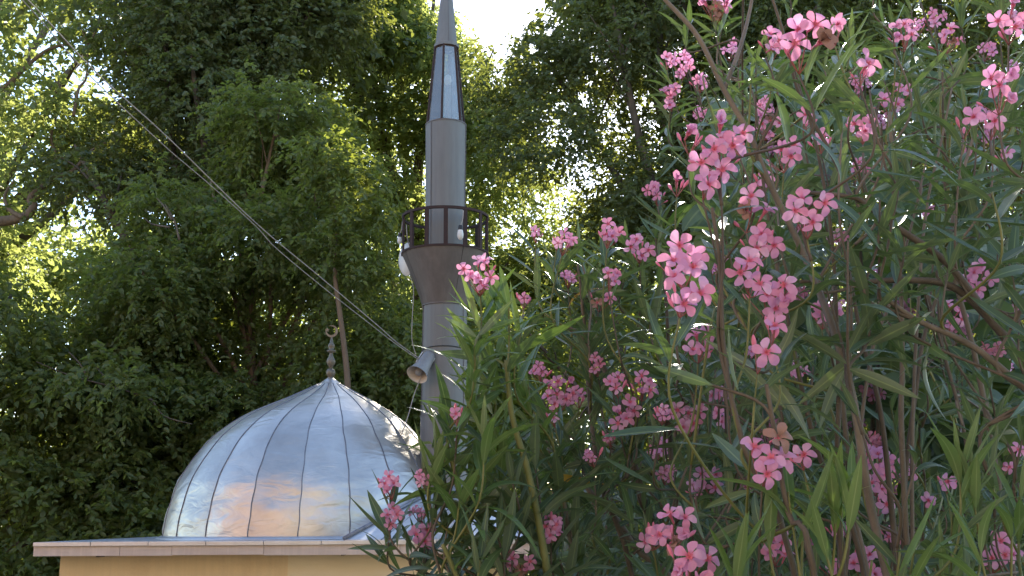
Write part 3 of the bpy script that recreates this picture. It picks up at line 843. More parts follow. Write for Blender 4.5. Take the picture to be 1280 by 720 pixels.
def tree(name, label, base, clumps, n_spray, per, leaf, mat, seed, bark='bark', trunk_r=0.25, top=None, gap=True, high=None, nlimb=14, quads=True, holes=None, lean=(0, 0), group='trees behind the building', split=0.45, droop=.35):
    bx, by = base
    z0 = gz(bx, by) - 0.1
    t = thing(name, label, 'tree', (bx, by, z0), group)
    o = Vector((bx, by, z0))
    cl = np.array(clumps)
    v, f, tint = crown_leaves(clumps, n_spray, per, leaf, seed, gap, holes=holes, quads=quads, droop=droop)
    cr = link('crown', np_mesh('crown', v - np.array(o), f, M[mat], tint), t); cr['kind'] = 'stuff'
    if high:   # top of the crown above the picture, coarser twigs
        v, f, tint = crown_leaves(high[0], high[1], 10, leaf * 2.3, seed + 1, True, quads=False)
        c2 = link('crown', np_mesh('crown_top', v - np.array(o), f, M[mat], tint), t); c2['kind'] = 'stuff'
    ctr = cl[:, :3].mean(0)
    ztop = float(np.quantile(cl[:, 2], 0.9)) if top is None else top
    g = random.Random(seed)
    pts = [o.copy()]
    H = ztop - z0
    for k in range(1, 7):
        u = k / 6
        pts.append(Vector((bx + (ctr[0] - bx) * u ** 1.5 + lean[0] * u + g.uniform(-.12, .12), by + (ctr[1] - by) * u ** 1.5 + g.uniform(-.1, .1), z0 + H * u)))
    path = smooth_path(pts, 4)
    n = len(path)
    m = MB().tube([p - o for p in path], [trunk_r * (1.25 if i == 0 else 1) * (1 - 0.85 * i / (n - 1)) for i in range(n)], 10)
    m.build('trunk', M[bark], t)
    order = sorted(range(len(cl)), key=lambda i: -cl[i, 3])[:nlimb]
    for i in order:
        c = Vector(cl[i, :3])
        k0 = min(max(int(n * (split * 0.6 + 0.5 * max(0, (c.z - z0) / H - 0.35))), 3), n - 3)
        while k0 > 3 and path[k0].z > c.z - 0.3: k0 -= 1
        s0 = path[k0]; mid = s0.lerp(c, 0.5) + Vector((g.uniform(-.3, .3), g.uniform(-.3, .3), g.uniform(0.0, .5)))
        lp = smooth_path([s0, mid, c, c + (c - mid) * 0.35], 4)
        r0 = trunk_r * (0.55 - 0.3 * k0 / n)
        mb = MB().tube([p - o for p in lp], [r0 * (1 - 0.88 * q / (len(lp) - 1)) for q in range(len(lp))], 7)
        for q in range(3):
            e = c + Vector((g.uniform(-1, 1) * cl[i, 3], g.uniform(-1, 1) * cl[i, 4], g.uniform(-.6, .8) * cl[i, 5])) * 0.8
            tp = smooth_path([lp[5 + q], lp[5 + q].lerp(e, 0.5) + Vector((0, 0, .12)), e], 4)
            mb.tube([p - o for p in tp], [r0 * 0.28 * (1 - 0.8 * w / (len(tp) - 1)) for w in range(len(tp))], 5)
        mb.build('limb', M[bark], t)
    return t

def high_clumps(x0, x1, y0, y1, z0, z1, n, seed):
    g = random.Random(seed)
    return [(g.uniform(x0, x1), g.uniform(y0, y1), g.uniform(z0, z1), g.uniform(1.3, 2.0), g.uniform(1.3, 2), g.uniform(1.0, 1.4)) for _ in range(n)]

def build_trees():
    # left plane tree, thin crown with sky showing between the leaves
    reg = [(-160, -120), (230, -120), (250, 40), (200, 130), (130, 250), (120, 340), (-60, 360), (-160, 300)]
    tree('plane_tree', 'airy plane tree at the upper left with yellow green leaves and sky between them', (-13.5, 25), fill(reg, 50, 23.5, 28, 38, 62, 1), 3900, 10, 0.17, 'tree_bright', 21,
         trunk_r=0.34, nlimb=22, holes=[(60, 200, 60, .6), (150, 60, 70, .65), (215, 20, 55, .75), (10, 120, 55, .65), (120, 105, 55, .6), (185, 110, 45, .75), (85, 275, 40, .6), (50, 40, 50, .5)])
    # dark tree in the upper middle left
    reg = [(190, 60), (260, -70), (420, -90), (420, 0), (380, 70), (340, 150), (290, 240), (120, 290), (80, 215), (130, 160), (200, 150)]
    tree('dark_leaved_tree', 'dense dark green tree spreading over the upper left above the dome', (-6.2, 21.5), fill(reg, 56, 19.5, 23, 42, 74, 2), 8500, 12, 0.12, 'tree_dark', 22, trunk_r=0.3,
         high=(high_clumps(-9, -3.5, 20, 24, 12.0, 14.5, 16, 5), 450), droop=.2)
    # mid green tree in front, lower left to the minaret
    reg = [(120, 290), (200, 250), (250, 180), (300, 210), (340, 120), (370, 190), (430, 170), (450, 260), (500, 360), (528, 440), (520, 600), (430, 560), (250, 560), (180, 700), (60, 720), (60, 420)]
    tree('mid_green_tree', 'bushy mid green tree right behind the dome, in front of the darker trees', (-3.4, 18.2), fill(reg, 66, 16.6, 19.6, 30, 66, 3), 11500, 12, 0.105, 'tree_mid', 23, bark='bark_warm', trunk_r=0.13, lean=(-.3, 0), nlimb=16)
    # dark tree at the left edge and low
    reg = [(-160, 330), (60, 320), (150, 400), (200, 560), (230, 720), (-160, 760)]
    tree('low_bushy_tree', 'bushy tree low at the left edge, left of the building', (-8.6, 17.2), fill(reg, 34, 15.5, 18.5, 46, 76, 4), 5400, 12, 0.12, 'tree_mid', 24, trunk_r=0.2, nlimb=12)
    # bright tree behind the minaret
    reg = [(340, -60), (520, -40), (560, 40), (600, 90), (650, 130), (720, 170), (780, 330), (740, 460), (600, 620), (440, 560), (400, 300)]
    tree('backlit_tree', 'sunlit yellow green tree standing right behind the minaret', (-2.6, 27), fill(reg, 84, 24.5, 27, 34, 60, 5), 11500, 11, 0.145, 'tree_bright', 25, trunk_r=0.26, nlimb=20, high=(high_clumps(-7, -3, 25, 29, 13.5, 15.5, 6, 6), 120))
    # dark tree right of the sky gap
    reg = [(668, 20), (700, -60), (1000, -80), (1010, 240), (900, 340), (760, 330), (700, 240), (640, 130), (632, 80)]
    tree('dark_crowned_tree', 'tall dark tree right of the sky opening, behind the pink oleanders', (3.6, 21.5), fill(reg, 66, 19.5, 23.5, 42, 72, 6), 11500, 12, 0.115, 'tree_dark', 26, trunk_r=0.3, nlimb=18,
         high=(high_clumps(1.5, 8, 20, 24, 12.2, 14.5, 14, 7), 420), holes=[(730, 190, 38, .45), (690, 160, 25, .5), (855, 80, 30, .5), (680, 300, 26, .6), (770, 230, 20, .4)], droop=.2)
    # right tree behind the oleanders
    reg = [(980, -120), (1420, -120), (1420, 560), (960, 560), (900, 330), (960, 160)]
    tree('right_hand_tree', 'dark tree on the right showing only through gaps between oleander stems', (9.6, 22.5), fill(reg, 60, 20.5, 24.5, 50, 84, 7), 7000, 12, 0.14, 'tree_dark', 27, trunk_r=0.28, nlimb=14,
         high=(high_clumps(6, 14, 21, 25, 12.2, 14.5, 12, 8), 360))
    # low trees seen through the oleanders
    reg = [(560, 380), (760, 330), (980, 360), (1000, 760), (560, 760)]
    tree('shaded_bush_tree', 'low mid green tree behind the left oleander, seen between its leaves', (2.2, 19.5), fill(reg, 30, 17.5, 21, 46, 72, 8), 3300, 11, 0.13, 'tree_mid', 28, trunk_r=0.16, nlimb=10,
         holes=[(720, 375, 26, .8), (690, 400, 22, .6), (760, 420, 24, .6), (740, 600, 30, .5), (700, 560, 25, .5)])
    # far trees, partly sunlit
    lab = ['far sunlit tree behind the left part of the canopy', 'far sunlit tree behind the dome', 'far sunlit tree behind the minaret and sky opening', 'far tree behind the middle of the oleanders', 'far tree behind the right edge of the oleanders']
    for i, (cx, w) in enumerate(((-60, 150), (260, 170), (560, 170), (830, 160), (1180, 210))):
        top = 340 if i in (2, 3) else 240
        reg = [(cx - w, top + 60), (cx - w * .4, top), (cx + w * .4, top), (cx + w, top + 80), (cx + w, 800), (cx - w, 800)]
        b = P(cx, 600, 34)
        tree('far_tree', lab[i], (b.x, 34), fill(reg, 34, 33, 36, 60, 95, 30 + i), 3200, 11, 0.26, 'tree_bright' , 40 + i, trunk_r=0.25, nlimb=6, quads=False, group='far trees')
build_trees()

# big curved bough at the left edge and slender trunks seen in the photo
def build_boughs():
    t = thing('slender_tree', 'slender warm brown tree trunk rising behind the crescent finial', 'tree', P(438, 640, 16.0), 'trees behind the building')
    o = Vector(t.location)
    pts = [o, P(438, 560, 15.9), P(434, 470, 15.9), P(426, 400, 15.9), P(419, 345, 15.9), P(421, 290, 16.4), P(415, 230, 17.0)]
    path = smooth_path(pts, 4)
    MB().tube([p - o for p in path], [0.055 * (1 - 0.6 * i / (len(path) - 1)) for i in range(len(path))], 8).build('trunk', M['bark_warm'], t)
    cl = [px_clump(400 + 30 * k % 70, 190 + 36 * k, 16.0, 40, 20) for k in range(5)]
    v, f, ti = crown_leaves(cl, 420, 12, 0.10, 77)
    c = link('crown', np_mesh('crown', v - np.array(o), f, M['tree_mid'], ti), t); c['kind'] = 'stuff'
    tb = thing('gnarled_tree', 'tree with a thick curved brown bough reaching in from the left edge', 'tree', (-11.2, 20.5, gz(-11.2, 20.5)), 'trees behind the building')
    o = Vector(tb.location)
    Yb = 20.3
    def B(pp, r0, r1, nm):
        pa = smooth_path([P(x, y, Yb + i * 0.05) for i, (x, y) in enumerate(pp)], 5)
        MB().tube([p - o for p in pa], [r0 + (r1 - r0) * i / (len(pa) - 1) for i in range(len(pa))], 8).build(nm, M['bark_warm'], tb)
    MB().tube([Vector((0, 0, -.1)), Vector((.1, 0, 2.5)), Vector((-.1, 0, 5.5)), P(-80, 300, Yb) - o, Vector((0.2, 0.1, 10.5))], [0.32, .27, .24, .2, .08], 10).build('trunk', M['bark'], tb)
    B([(-85, 300), (-30, 280), (8, 276), (32, 270), (42, 258), (38, 248), (50, 236), (66, 222), (70, 196), (64, 170), (72, 140)], 0.12, 0.02, 'bough')
    B([(30, 272), (12, 262), (6, 245), (18, 225)], 0.05, 0.02, 'limb')
    B([(66, 222), (90, 214), (112, 190), (132, 178)], 0.05, 0.012, 'limb')
    B([(-60, 130), (0, 112), (30, 86), (60, 62), (96, 52), (106, 40)], 0.06, 0.012, 'bough')
    B([(92, 145), (98, 112), (108, 96), (109, 55), (98, 30)], 0.035, 0.01, 'limb')
    B([(108, 60), (120, 38), (126, 12)], 0.03, 0.012, 'limb')
    cl = [px_clump(-40, 60, Yb, 90, 60), px_clump(60, 130, Yb + .4, 60, 30), px_clump(20, 190, Yb + .6, 60, 24), px_clump(120, 30, Yb + .3, 60, 30)]
    v, f, ti = crown_leaves(cl, 420, 10, 0.15, 78, holes=[(60, 200, 40, .3)])
    c = link('crown', np_mesh('crown', v - np.array(o), f, M['tree_bright'], ti), tb); c['kind'] = 'stuff'
    # bare forked twigs in front of the low dark tree
    tw = thing('bare_twigs', 'bare grey forked twigs sticking out of the dark foliage left of the dome', 'branch', P(190, 500, 16.4))
    o = Vector(tw.location)
    for pp in ([(190, 500), (150, 486), (90, 470), (45, 452)], [(110, 474), (100, 455), (86, 440)], [(155, 486), (130, 470), (112, 446)], [(190, 500), (205, 520), (240, 530)],
               [(215, 275), (205, 258), (196, 248)], [(224, 300), (218, 276), (206, 255)], [(212, 284), (190, 280), (180, 272)]):
        pa = smooth_path([P(x, y, 15.8) for x, y in pp], 4)
        MB().tube([p - o for p in pa], [0.018 - 0.012 * i / (len(pa) - 1) for i in range(len(pa))], 5).build('twig', M['bark'], tw)
build_boughs()

# ------------------------------------------------------------------ oleander leaf, petal and flower meshes
def blade(name, mat, bend, twist, fold, wprof, n=8):
    """unit length along +Y, unit width; normal +Z"""
    vs = []; uv = []
    ys = [i / n for i in range(n + 1)]
    for i, t in enumerate(ys):
        w = wprof(t) * 0.5
        z = -bend * t * t; y = t * (1 - 0.25 * bend * t)
        tw = twist * t
        for sx in (-1, 0, 1):
            x = sx * w * math.cos(tw); zz = z + abs(sx) * w * fold + sx * w * math.sin(tw)
            vs.append((x, y, zz)); uv.append((0.5 + sx * 0.5, t))
    fs = []
    for i in range(n):
        k = 3 * i
        fs += [(k, k + 1, k + 4, k + 3), (k + 1, k + 2, k + 5, k + 4)]
    return np.array(vs), np.array(fs), np.array(uv)

ol_w = lambda t: (math.sin(math.pi * min(max(t, 0.0), 1) ** 0.82) ** 0.85) * (1 - 0.0 * t) + 0.02
BL = [blade('l', None, b, tw, fo, ol_w) for b, tw, fo in ((0.10, 0.15, 0.35), (0.28, -0.35, 0.25), (0.02, 0.5, 0.45), (0.45, 0.1, 0.2), (0.7, -0.6, 0.3), (-0.12, 0.3, 0.4))]
br_w = lambda t: (math.sin(math.pi * min(max(t, 0.0), 1) ** 0.62) ** 0.8) + 0.01
BB = [blade('b', None, b, tw, fo, br_w) for b, tw, fo in ((0.15, 0.1, 0.15), (0.35, -0.2, 0.1), (0.25, 0.3, 0.2))]

def blade_meshes(src, mat, tag_, aspect):
    out = []
    for i, (v, f, uv) in enumerate(src):
        vv = v.copy(); vv[:, 0] *= aspect
        vv[:, 2] = v[:, 2] - np.abs(v[:, 0]) * 0 + (0)   # bend kept, width narrowed
        me = np_mesh('leaf_%s' % tag_, vv, f, mat, None, uv)
        me.polygons.foreach_set('use_smooth', [True] * len(f))
        out.append(me)
    return out
def fixfold(src, asp):
    # fold height must shrink with width
    o = []
    for v, f, uv in src:
        vv = v.copy()
        for i in range(0, len(vv), 3):
            c = vv[i + 1]
            for k in (i, i + 2):
                vv[k] = c + (vv[k] - c) * np.array([asp, 1, asp])
        o.append((vv, f, uv))
    return o
ASP = 0.138
BLn = fixfold(BL, ASP); BBn = fixfold(BB, 0.62)
LM = {'ol_leaf': blade_meshes(BLn, M['ol_leaf'], 'mature', 1), 'ol_young': blade_meshes(BLn, M['ol_young'], 'young', 1), 'ol_yellow': blade_meshes(BLn, M['ol_yellow'], 'yellow', 1),
      'broad_leaf': blade_meshes(BBn, M['broad_leaf'], 'broad', 1)}

def petal_geo(cup, curl, skew, nn=5, w=0.62):
    vs = []; uv = []
    prof = [0.16, 0.30, 0.50, 0.66, 0.66, 0.40] if nn == 5 else None
    for i in range(nn + 1):
        t = i / nn
        wd = [0.14, 0.34, 0.60, 0.84, 0.90, 0.56][i] * w
        for j, sx in enumerate((-1, -0.35, 0.35, 1)):
            x = sx * wd * 0.62 + skew * t * t * 0.25
            y = 0.10 + 0.90 * t - abs(sx) ** 2 * 0.05 * t + (0.04 * sx * t)
            z = cup * math.sin(t * 1.9) * 0.35 - curl * t ** 3 * 0.35 + 0.06 * (sx * sx) * math.sin(t * 3)
            vs.append((x, y, z)); uv.append(((sx + 1) / 2, t))
    fs = [(i * 4 + j, i * 4 + j + 1, i * 4 + j + 5, i * 4 + j + 4) for i in range(nn) for j in range(3)]
    return np.array(vs), np.array(fs), np.array(uv)
PG = [petal_geo(0.3, 0.4, 0.5), petal_geo(0.6, 1.2, 0.35), petal_geo(0.15, -0.3, 0.6), petal_geo(1.0, 0.3, 0.2), petal_geo(0.5, 1.9, 0.1)]
def mk_petals():
    out = []
    for v, f, uv in PG:
        me = np_mesh('petal', v, f, M['petal'], None, uv); me.polygons.foreach_set('use_smooth', [True] * len(f)); out.append(me)
    return out
PM = mk_petals()
M['wilted'] = surface('wilted_petal', (0.20, 0.11, 0.09), (0.36, 0.20, 0.17), 60, 0.7, 0, 0.3, 200, 0.1, 0.001)
PMW = [p_.copy() for p_ in PM]
for p_ in PMW: p_.materials[0] = M['wilted']
def mk_throat():
    mb = MB()
    mb.lathe([(0.06, -1.1), (0.09, -0.9), (0.10, -0.5), (0.16, -0.2), (0.22, 0.02), (0.15, 0.03), (0.07, -0.15), (0.01, -0.2)], 8)
    for k in range(5):
        a = k * 2 * math.pi / 5 + 0.3
        d = Vector((math.cos(a), math.sin(a), 0)); s_ = Vector((-d.y, d.x, 0))
        mb.add([d * 0.14 - s_ * 0.06, d * 0.14 + s_ * 0.06, d * 0.24 + s_ * 0.07 + Vector((0, 0, .14)), d * 0.24 - s_ * 0.07 + Vector((0, 0, .14))], [(0, 1, 2, 3)])
    me = bpy.data.meshes.new('flower_throat'); me.from_pydata(mb.v, [], mb.f); me.materials.append(M['throat'])
    me.polygons.foreach_set('use_smooth', [True] * len(mb.f))
    return me
TM = mk_throat()
def mk_small_flower():
    out = []
    for q in range(3):
        vs = []; fs = []; uv = []; n = 0
        for k in range(5):
            v, f, u = PG[(k + q) % 5]
            a = k * 2 * math.pi / 5 + q * .4
            c, s_ = math.cos(a), math.sin(a)
            tl = 0.1 + 0.5 * ((k * 7 + q * 3) % 5) / 5 * (q > 0)
            v2 = v.copy(); v2[:, 1] = v[:, 1] * math.cos(tl); v2[:, 2] = v[:, 2] + v[:, 1] * math.sin(tl)
            w = np.stack([v2[:, 0] * c - v2[:, 1] * s_, v2[:, 0] * s_ + v2[:, 1] * c, v2[:, 2]], 1)
            vs.append(w); fs.append(f + n); uv.append(u); n += len(v)
        me = np_mesh('small_flower', np.concatenate(vs), np.concatenate(fs), M['petal'], None, np.concatenate(uv))
        me.polygons.foreach_set('use_smooth', [True] * len(me.polygons)); out.append(me)
    return out
SM_ = mk_small_flower()
_b = MB().lathe([(0.04, 0), (0.13, .3), (0.16, .6), (0.09, .9), (0.01, 1)], 6, (0, 0, 0), True, (0, 1, 0))
BUDM = bpy.data.meshes.new('flower_bud'); BUDM.from_pydata(_b.v, [], _b.f); BUDM.materials.append(M['bud']); BUDM.polygons.foreach_set('use_smooth', [True] * len(_b.f))

def frame(d, n):
    """matrix whose Y is d and Z is near n"""
    d = Vector(d).normalized(); n = Vector(n)
    x = d.cross(n)
    if x.length < 1e-5: x = d.orthogonal()
    x.normalize(); z = x.cross(d)
    return Matrix((x, d, z)).transposed()

HEADS = []      # flower heads and bare canes that leaves grow clear of
PLANTS = []
class Plant:
    def __init__(s, name, label, cat, base, group, seed, src=BLn, meshes='ol_leaf', nstem=1):
        s.t = thing(name, label, cat, base, group); s.o = Vector(base)
        s.g = random.Random(seed); s.leaves = []; s.canes = []; s.src = src; s.nst = 0; s.default = meshes
    def cane(s, pts, r0, r1, mat='stem', name='stem', smooth=5):
        pa = smooth_path(pts, smooth); n = len(pa)
        mb = MB().tube([p - s.o for p in pa], [r0 + (r1 - r0) * (i / (n - 1)) for i in range(n)], 7 if r0 > 0.003 else 5)
        mb.build(name, M[mat], s.t)
        s.canes.append((pa, r0, r1))
        return pa
    def leaf(s, p, d, n, L, kind):
        s.leaves.append((p, d, n, L, kind))
    def whorls(s, pa, length, L, kind, spread=(28, 62), step=0.034, bare=0.0, fall=0.16):
        """whorls of three leaves along the last `length` metres of the path, counted back from the tip"""
        g = s.g
        seg = [(pa[i + 1] - pa[i]).length for i in range(len(pa) - 1)]
        tot = sum(seg); length = min(length, tot * 0.95)
        k = 0; dist = 0.004 + bare; ph = g.uniform(0, 6.28)
        while dist < length:
            acc = 0; i = len(pa) - 2
            while i > 0 and acc + seg[i] < dist: acc += seg[i]; i -= 1
            u = (dist - acc) / max(seg[i], 1e-6)
            p = pa[i + 1].lerp(pa[i], min(u, 1)); T = (pa[i + 1] - pa[i]).normalized()
            a1 = T.orthogonal().normalized(); a2 = T.cross(a1)
            f = dist / length
            for q in range(3):
                if g.random() < fall + 0.3 * f * f: continue
                a = ph + q * 2.094 + g.uniform(-.25, .25)
                rd = a1 * math.cos(a) + a2 * math.sin(a)
                sp = R(spread[0] + (spread[1] - spread[0]) * f ** 0.7 + g.uniform(-9, 9))
                d = T * math.cos(sp) + rd * math.sin(sp) + Vector((0, 0, -0.22 * f))
                nrm = T * math.sin(sp) - rd * math.cos(sp)
                ll = L * (0.55 + 0.45 * min(1, f * 4 + 0.25)) * g.uniform(0.8, 1.15)
                kd = kind
                if f > 0.7 and g.random() < 0.012: kd = 'ol_yellow'
                elif kind == 'ol_young' and f > 0.55 and g.random() < .6: kd = 'ol_leaf'
                s.leaf(p + rd * 0.002, d, nrm, ll, kd)
            ph += 1.047; k += 1
            dist += step * g.uniform(0.75, 1.3) * (0.55 + 0.6 * min(1, f * 2))
    def shoot(s, tip, L=0.12, kind='ol_leaf', leafy=0.3, r=0.0022, bare=0.0, tilt=0.35, drop=None, mat='stem_green', step=0.034, spread=(28, 62)):
        g = s.g; best = None
        drop = drop or g.uniform(0.14, 0.36)
        for pa, r0, r1 in s.canes:
            for i in range(0, len(pa) - 1, 2):
                p = pa[i]; dz = tip.z - p.z
                if dz < drop * 0.6: continue
                c = abs(dz - drop) * 0.6 + math.hypot(tip.x - p.x, tip.y - p.y)
                if best is None or c < best[0]: best = (c, p, pa[min(i + 1, len(pa) - 1)] - p)
        if best is None: q = Vector((s.o.x, s.o.y, s.o.z + 0.2)); dq = Vector((0, 0, 1))
        else: q, dq = best[1], best[2].normalized()
        hd = Vector((tip.x - q.x, tip.y - q.y, 0)) * tilt
        D = (tip - q).length
        m1 = q + dq * D * 0.3 + hd * 0.2
        m2 = tip - (Vector((0, 0, 1)) * 0.9 + hd * 1.2 + Vector((g.uniform(-.2, .2), g.uniform(-.2, .2), 0))).normalized() * D * 0.4
        pa = smooth_path([q, m1, m2, tip], 7)
        n = len(pa)
        MB().tube([p - s.o for p in pa], [r * 1.6 - r * 0.8 * i / (n - 1) for i in range(n)], 5).build('stem', M[mat if kind == 'ol_young' else g.choice(['stem', 'stem_dark', 'stem_green', 'stem_dark'])], s.t)
        s.canes.append((pa[:-2], r, r))
        s.whorls(pa, leafy, L, kind, bare=bare, step=step, spread=spread)
        return pa
    def finish(s):
        PLANTS.append(s)
    def really_finish(s):
        T = np.array([l[0] for l in s.leaves]); D_ = np.array([Vector(l[1]).normalized() * l[3] for l in s.leaves])
        keep = np.ones(len(T), bool)
        for u in (0.25, 0.5, 0.75, 1.0):
            x, y, z = project(T + D_ * u)
            for hx, hy, hr, hY in HEADS:
                keep &= ~(((x - hx) ** 2 + (y - hy) ** 2 < (hr * (1.05 if u < 1 else 0.9)) ** 2) & ((T + D_ * u)[:, 1] < hY + 0.01))
        s.leaves = [l for l, k in zip(s.leaves, keep) if k]
        # the 300 leaves that show largest become parts, the rest one mass
        T = np.array([l[0] for l in s.leaves]); E = np.array([Vector(l[0]) + Vector(l[1]).normalized() * l[3] for l in s.leaves])
        x0, y0, z0 = project(T); x1, y1, z1 = project(E)
        ln = np.hypot(x1 - x0, y1 - y0)
        inn = ((x0 > -20) & (x0 < 1300) & (y0 > -20) & (y0 < 740)) | ((x1 > 0) & (x1 < 1280) & (y1 > 0) & (y1 < 720))
        sc = np.where(inn, ln + 40 / np.maximum(z0, .3), -1)
        order = np.argsort(-sc)
        g = s.g
        top = [i for i in order[:300] if sc[i] > 0]; rest = [i for i in order if i not in set(top)]
        for i in top:
            p, d, n, L, kd = s.leaves[i]
            o = bpy.data.objects.new('leaf', g.choice(LM[kd])); COL.objects.link(o); o.parent = s.t
            w = g.uniform(0.85, 1.2)
            m3 = frame(d, n) @ Matrix.Diagonal((L * w, L, L))
            m4 = m3.to_4x4(); m4.translation = p - s.o
            o.matrix_local = m4
            if kd == 'ol_yellow': o['label'] = 'yellowed oleander leaf'
        if rest:
            kinds = set(s.leaves[i][4] for i in rest)
            V = []; Fc = []; U = []; Tn = []; Mi = []; n0 = 0; kl = sorted(kinds)
            for i in rest:
                p, d, n, L, kd = s.leaves[i]
                v, f, uv = g.choice(s.src)
                m3 = np.array(frame(d, n)); w = g.uniform(0.85, 1.2)
                V.append((v * np.array([L * w, L, L])) @ m3.T + np.array(p - s.o)); Fc.append(f + n0); U.append(uv)
                Tn.append(np.full(len(v), g.random())); Mi += [kl.index(kd)] * len(f); n0 += len(v)
            me = np_mesh('foliage', np.concatenate(V), np.concatenate(Fc), M[kl[0]], np.concatenate(Tn), np.concatenate(U))
            for k in kl[1:]: me.materials.append(M[k])
            me.polygons.foreach_set('material_index', Mi); me.polygons.foreach_set('use_smooth', [True] * len(me.polygons))
            o = link('foliage', me, s.t); o['kind'] = 'stuff'
    def flowers(s, px, py, size, n, big=True, Y=None, spread=1.0, L=0.12, kind='ol_leaf', leafy=0.26):
        """a head of n flowers whose petals span `size` picture pixels"""
        g = s.g
        Yd = Y if Y else 0.043 * F_PX / size
        HEADS.append((px, py, size * (0.42 + 0.33 * math.sqrt(n)), Yd))
        c = P(px, py, Yd); rad = size * 0.5 * math.sqrt(n) * 0.78 * mpp(c) * spread
        tip = c + Vector((g.uniform(-.01, .01), rad * 0.5 + 0.03, -rad * 0.9 - 0.012))
        pa = s.shoot(tip, L=L, kind=kind, leafy=leafy, bare=0.02, r=0.002)
        sr = 0.0215 * g.uniform(0.94, 1.06)
        if Y: sr = size * 0.5 * mpp(c)
        stalks = MB(); placed = []; n = n if n < 2 else int(round(n * 1.3 + .2))
        for k in range(n):
            for _ in range(60):
                a = g.uniform(0, 6.283); q = rad * math.sqrt(g.random())
                if n == 1: q = 0
                pos = c + Vector((q * math.cos(a), g.uniform(-.6, .8) * rad * .7, q * math.sin(a) * 0.95))
                if all((pos - w).length > sr * 1.1 for w in placed): break
            placed.append(pos)
            out = (pos - (tip + Vector((0, 0.02, 0)))).normalized()
            tc = (CAM - pos).normalized()
            fd = (tc * g.uniform(0.35, 1.3) + out * 0.55 + Vector((g.uniform(-.5, .5), g.uniform(-.5, .5), g.uniform(-.25, .45)))).normalized()
            closed = g.random() < 0.16; spent = g.random() < 0.035
            z = fd; x = z.orthogonal().normalized(); y = z.cross(x)
            B3 = Matrix((x, y, z)).transposed()
            loc = pos - s.o
            stem_end = pos - fd * sr * 1.05
            md = tip.lerp(stem_end, 0.55) + Vector((0, 0, -0.004))
            stalks.tube([p - s.o for p in smooth_path([tip, md, stem_end], 3)], 0.0011, 4, cap=False)
            rot = g.uniform(0, 6.28); open_ = g.uniform(-0.1, 0.45) if not closed else 1.1
            if size >= 17:
                fo = bpy.data.objects.new('flower', TM); COL.objects.link(fo); fo.parent = s.t
                m = (B3 @ Matrix.Diagonal((sr, sr, sr))).to_4x4(); m.translation = loc; fo.matrix_local = m
                for q in range(5):
                    po = bpy.data.objects.new('petal', g.choice(PMW if spent else PM)); COL.objects.link(po); po.parent = fo
                    an = rot + q * 2 * math.pi / 5 + g.uniform(-.09, .09)
                    mm = Matrix.Rotation(an, 4, 'Z') @ Matrix.Rotation(open_ + g.uniform(-.3, .4), 4, 'X') @ Matrix.Rotation(g.uniform(-.22, .22), 4, 'Y')
                    sc_ = g.uniform(0.92, 1.08)
                    po.matrix_local = mm @ Matrix.Diagonal((sc_, sc_, sc_, 1))
            else:
                fo = bpy.data.objects.new('flower', g.choice(SM_)); COL.objects.link(fo); fo.parent = s.t
                m = (B3 @ Matrix.Diagonal((sr, sr, sr))).to_4x4(); m.translation = loc; fo.matrix_local = m
        for k in range(g.randint(2, 5)):
            e = tip + Vector((g.uniform(-1, 1) * rad, g.uniform(-.5, 1) * rad, g.uniform(0.1, 1.3) * rad + 0.012))
            d = (e - tip).normalized()
            stalks.tube([tip - s.o, e - s.o], 0.0009, 4, cap=False)
            l_ = g.uniform(0.012, 0.026)
            bo = link('flower_bud', BUDM, s.t)
            m = (frame(d, d.orthogonal()) @ Matrix.Diagonal((l_, l_, l_))).to_4x4(); m.translation = e - s.o; bo.matrix_local = m
        stalks.build('flower_stalk', M['stalk'], s.t)

def base(px, Y):
    p = P(px, 700, Y); return Vector((p.x, Y, gz(p.x, Y)))

G_OL = 'pink oleander bushes'
def auto_canes(pl, tips, n, r=0.009, below=0.3):
    g = pl.g
    for k in range(n):
        tp = tips[int((k + 0.5) * len(tips) / n) % len(tips)] if k < len(tips) else g.choice(tips)
        e = tp - Vector((g.uniform(-.04, .04), g.uniform(-.05, .05), below * g.uniform(.7, 1.3)))
        b = pl.o + Vector((g.uniform(-.12, .12), g.uniform(-.12, .12), 0))
        if e.z < b.z + 0.5: continue
        m = b.lerp(e, 0.5) + Vector(((b.x - e.x) * 0.12, (b.y - e.y) * 0.12, 0.0))
        pl.cane([b, m, e], r * g.uniform(0.8, 1.2), r * 0.4, g.choice(['stem', 'stem_dark']))

def fill_shoots(pl, region, n, Y0, Y1, seed, **kw):
    g = random.Random(seed); xs = [p[0] for p in region]; ys = [p[1] for p in region]; k = 0
    while k < n:
        x = g.uniform(min(xs), max(xs)); y = g.uniform(min(ys), max(ys))
        if not in_poly(np.array([x]), np.array([y]), region)[0]: continue
        pl.shoot(P(x, y, g.uniform(Y0, Y1)), L=g.uniform(0.09, 0.135), **kw); k += 1

def PT(lst, Y):
    return [P(x, y, Y) for x, y in lst]

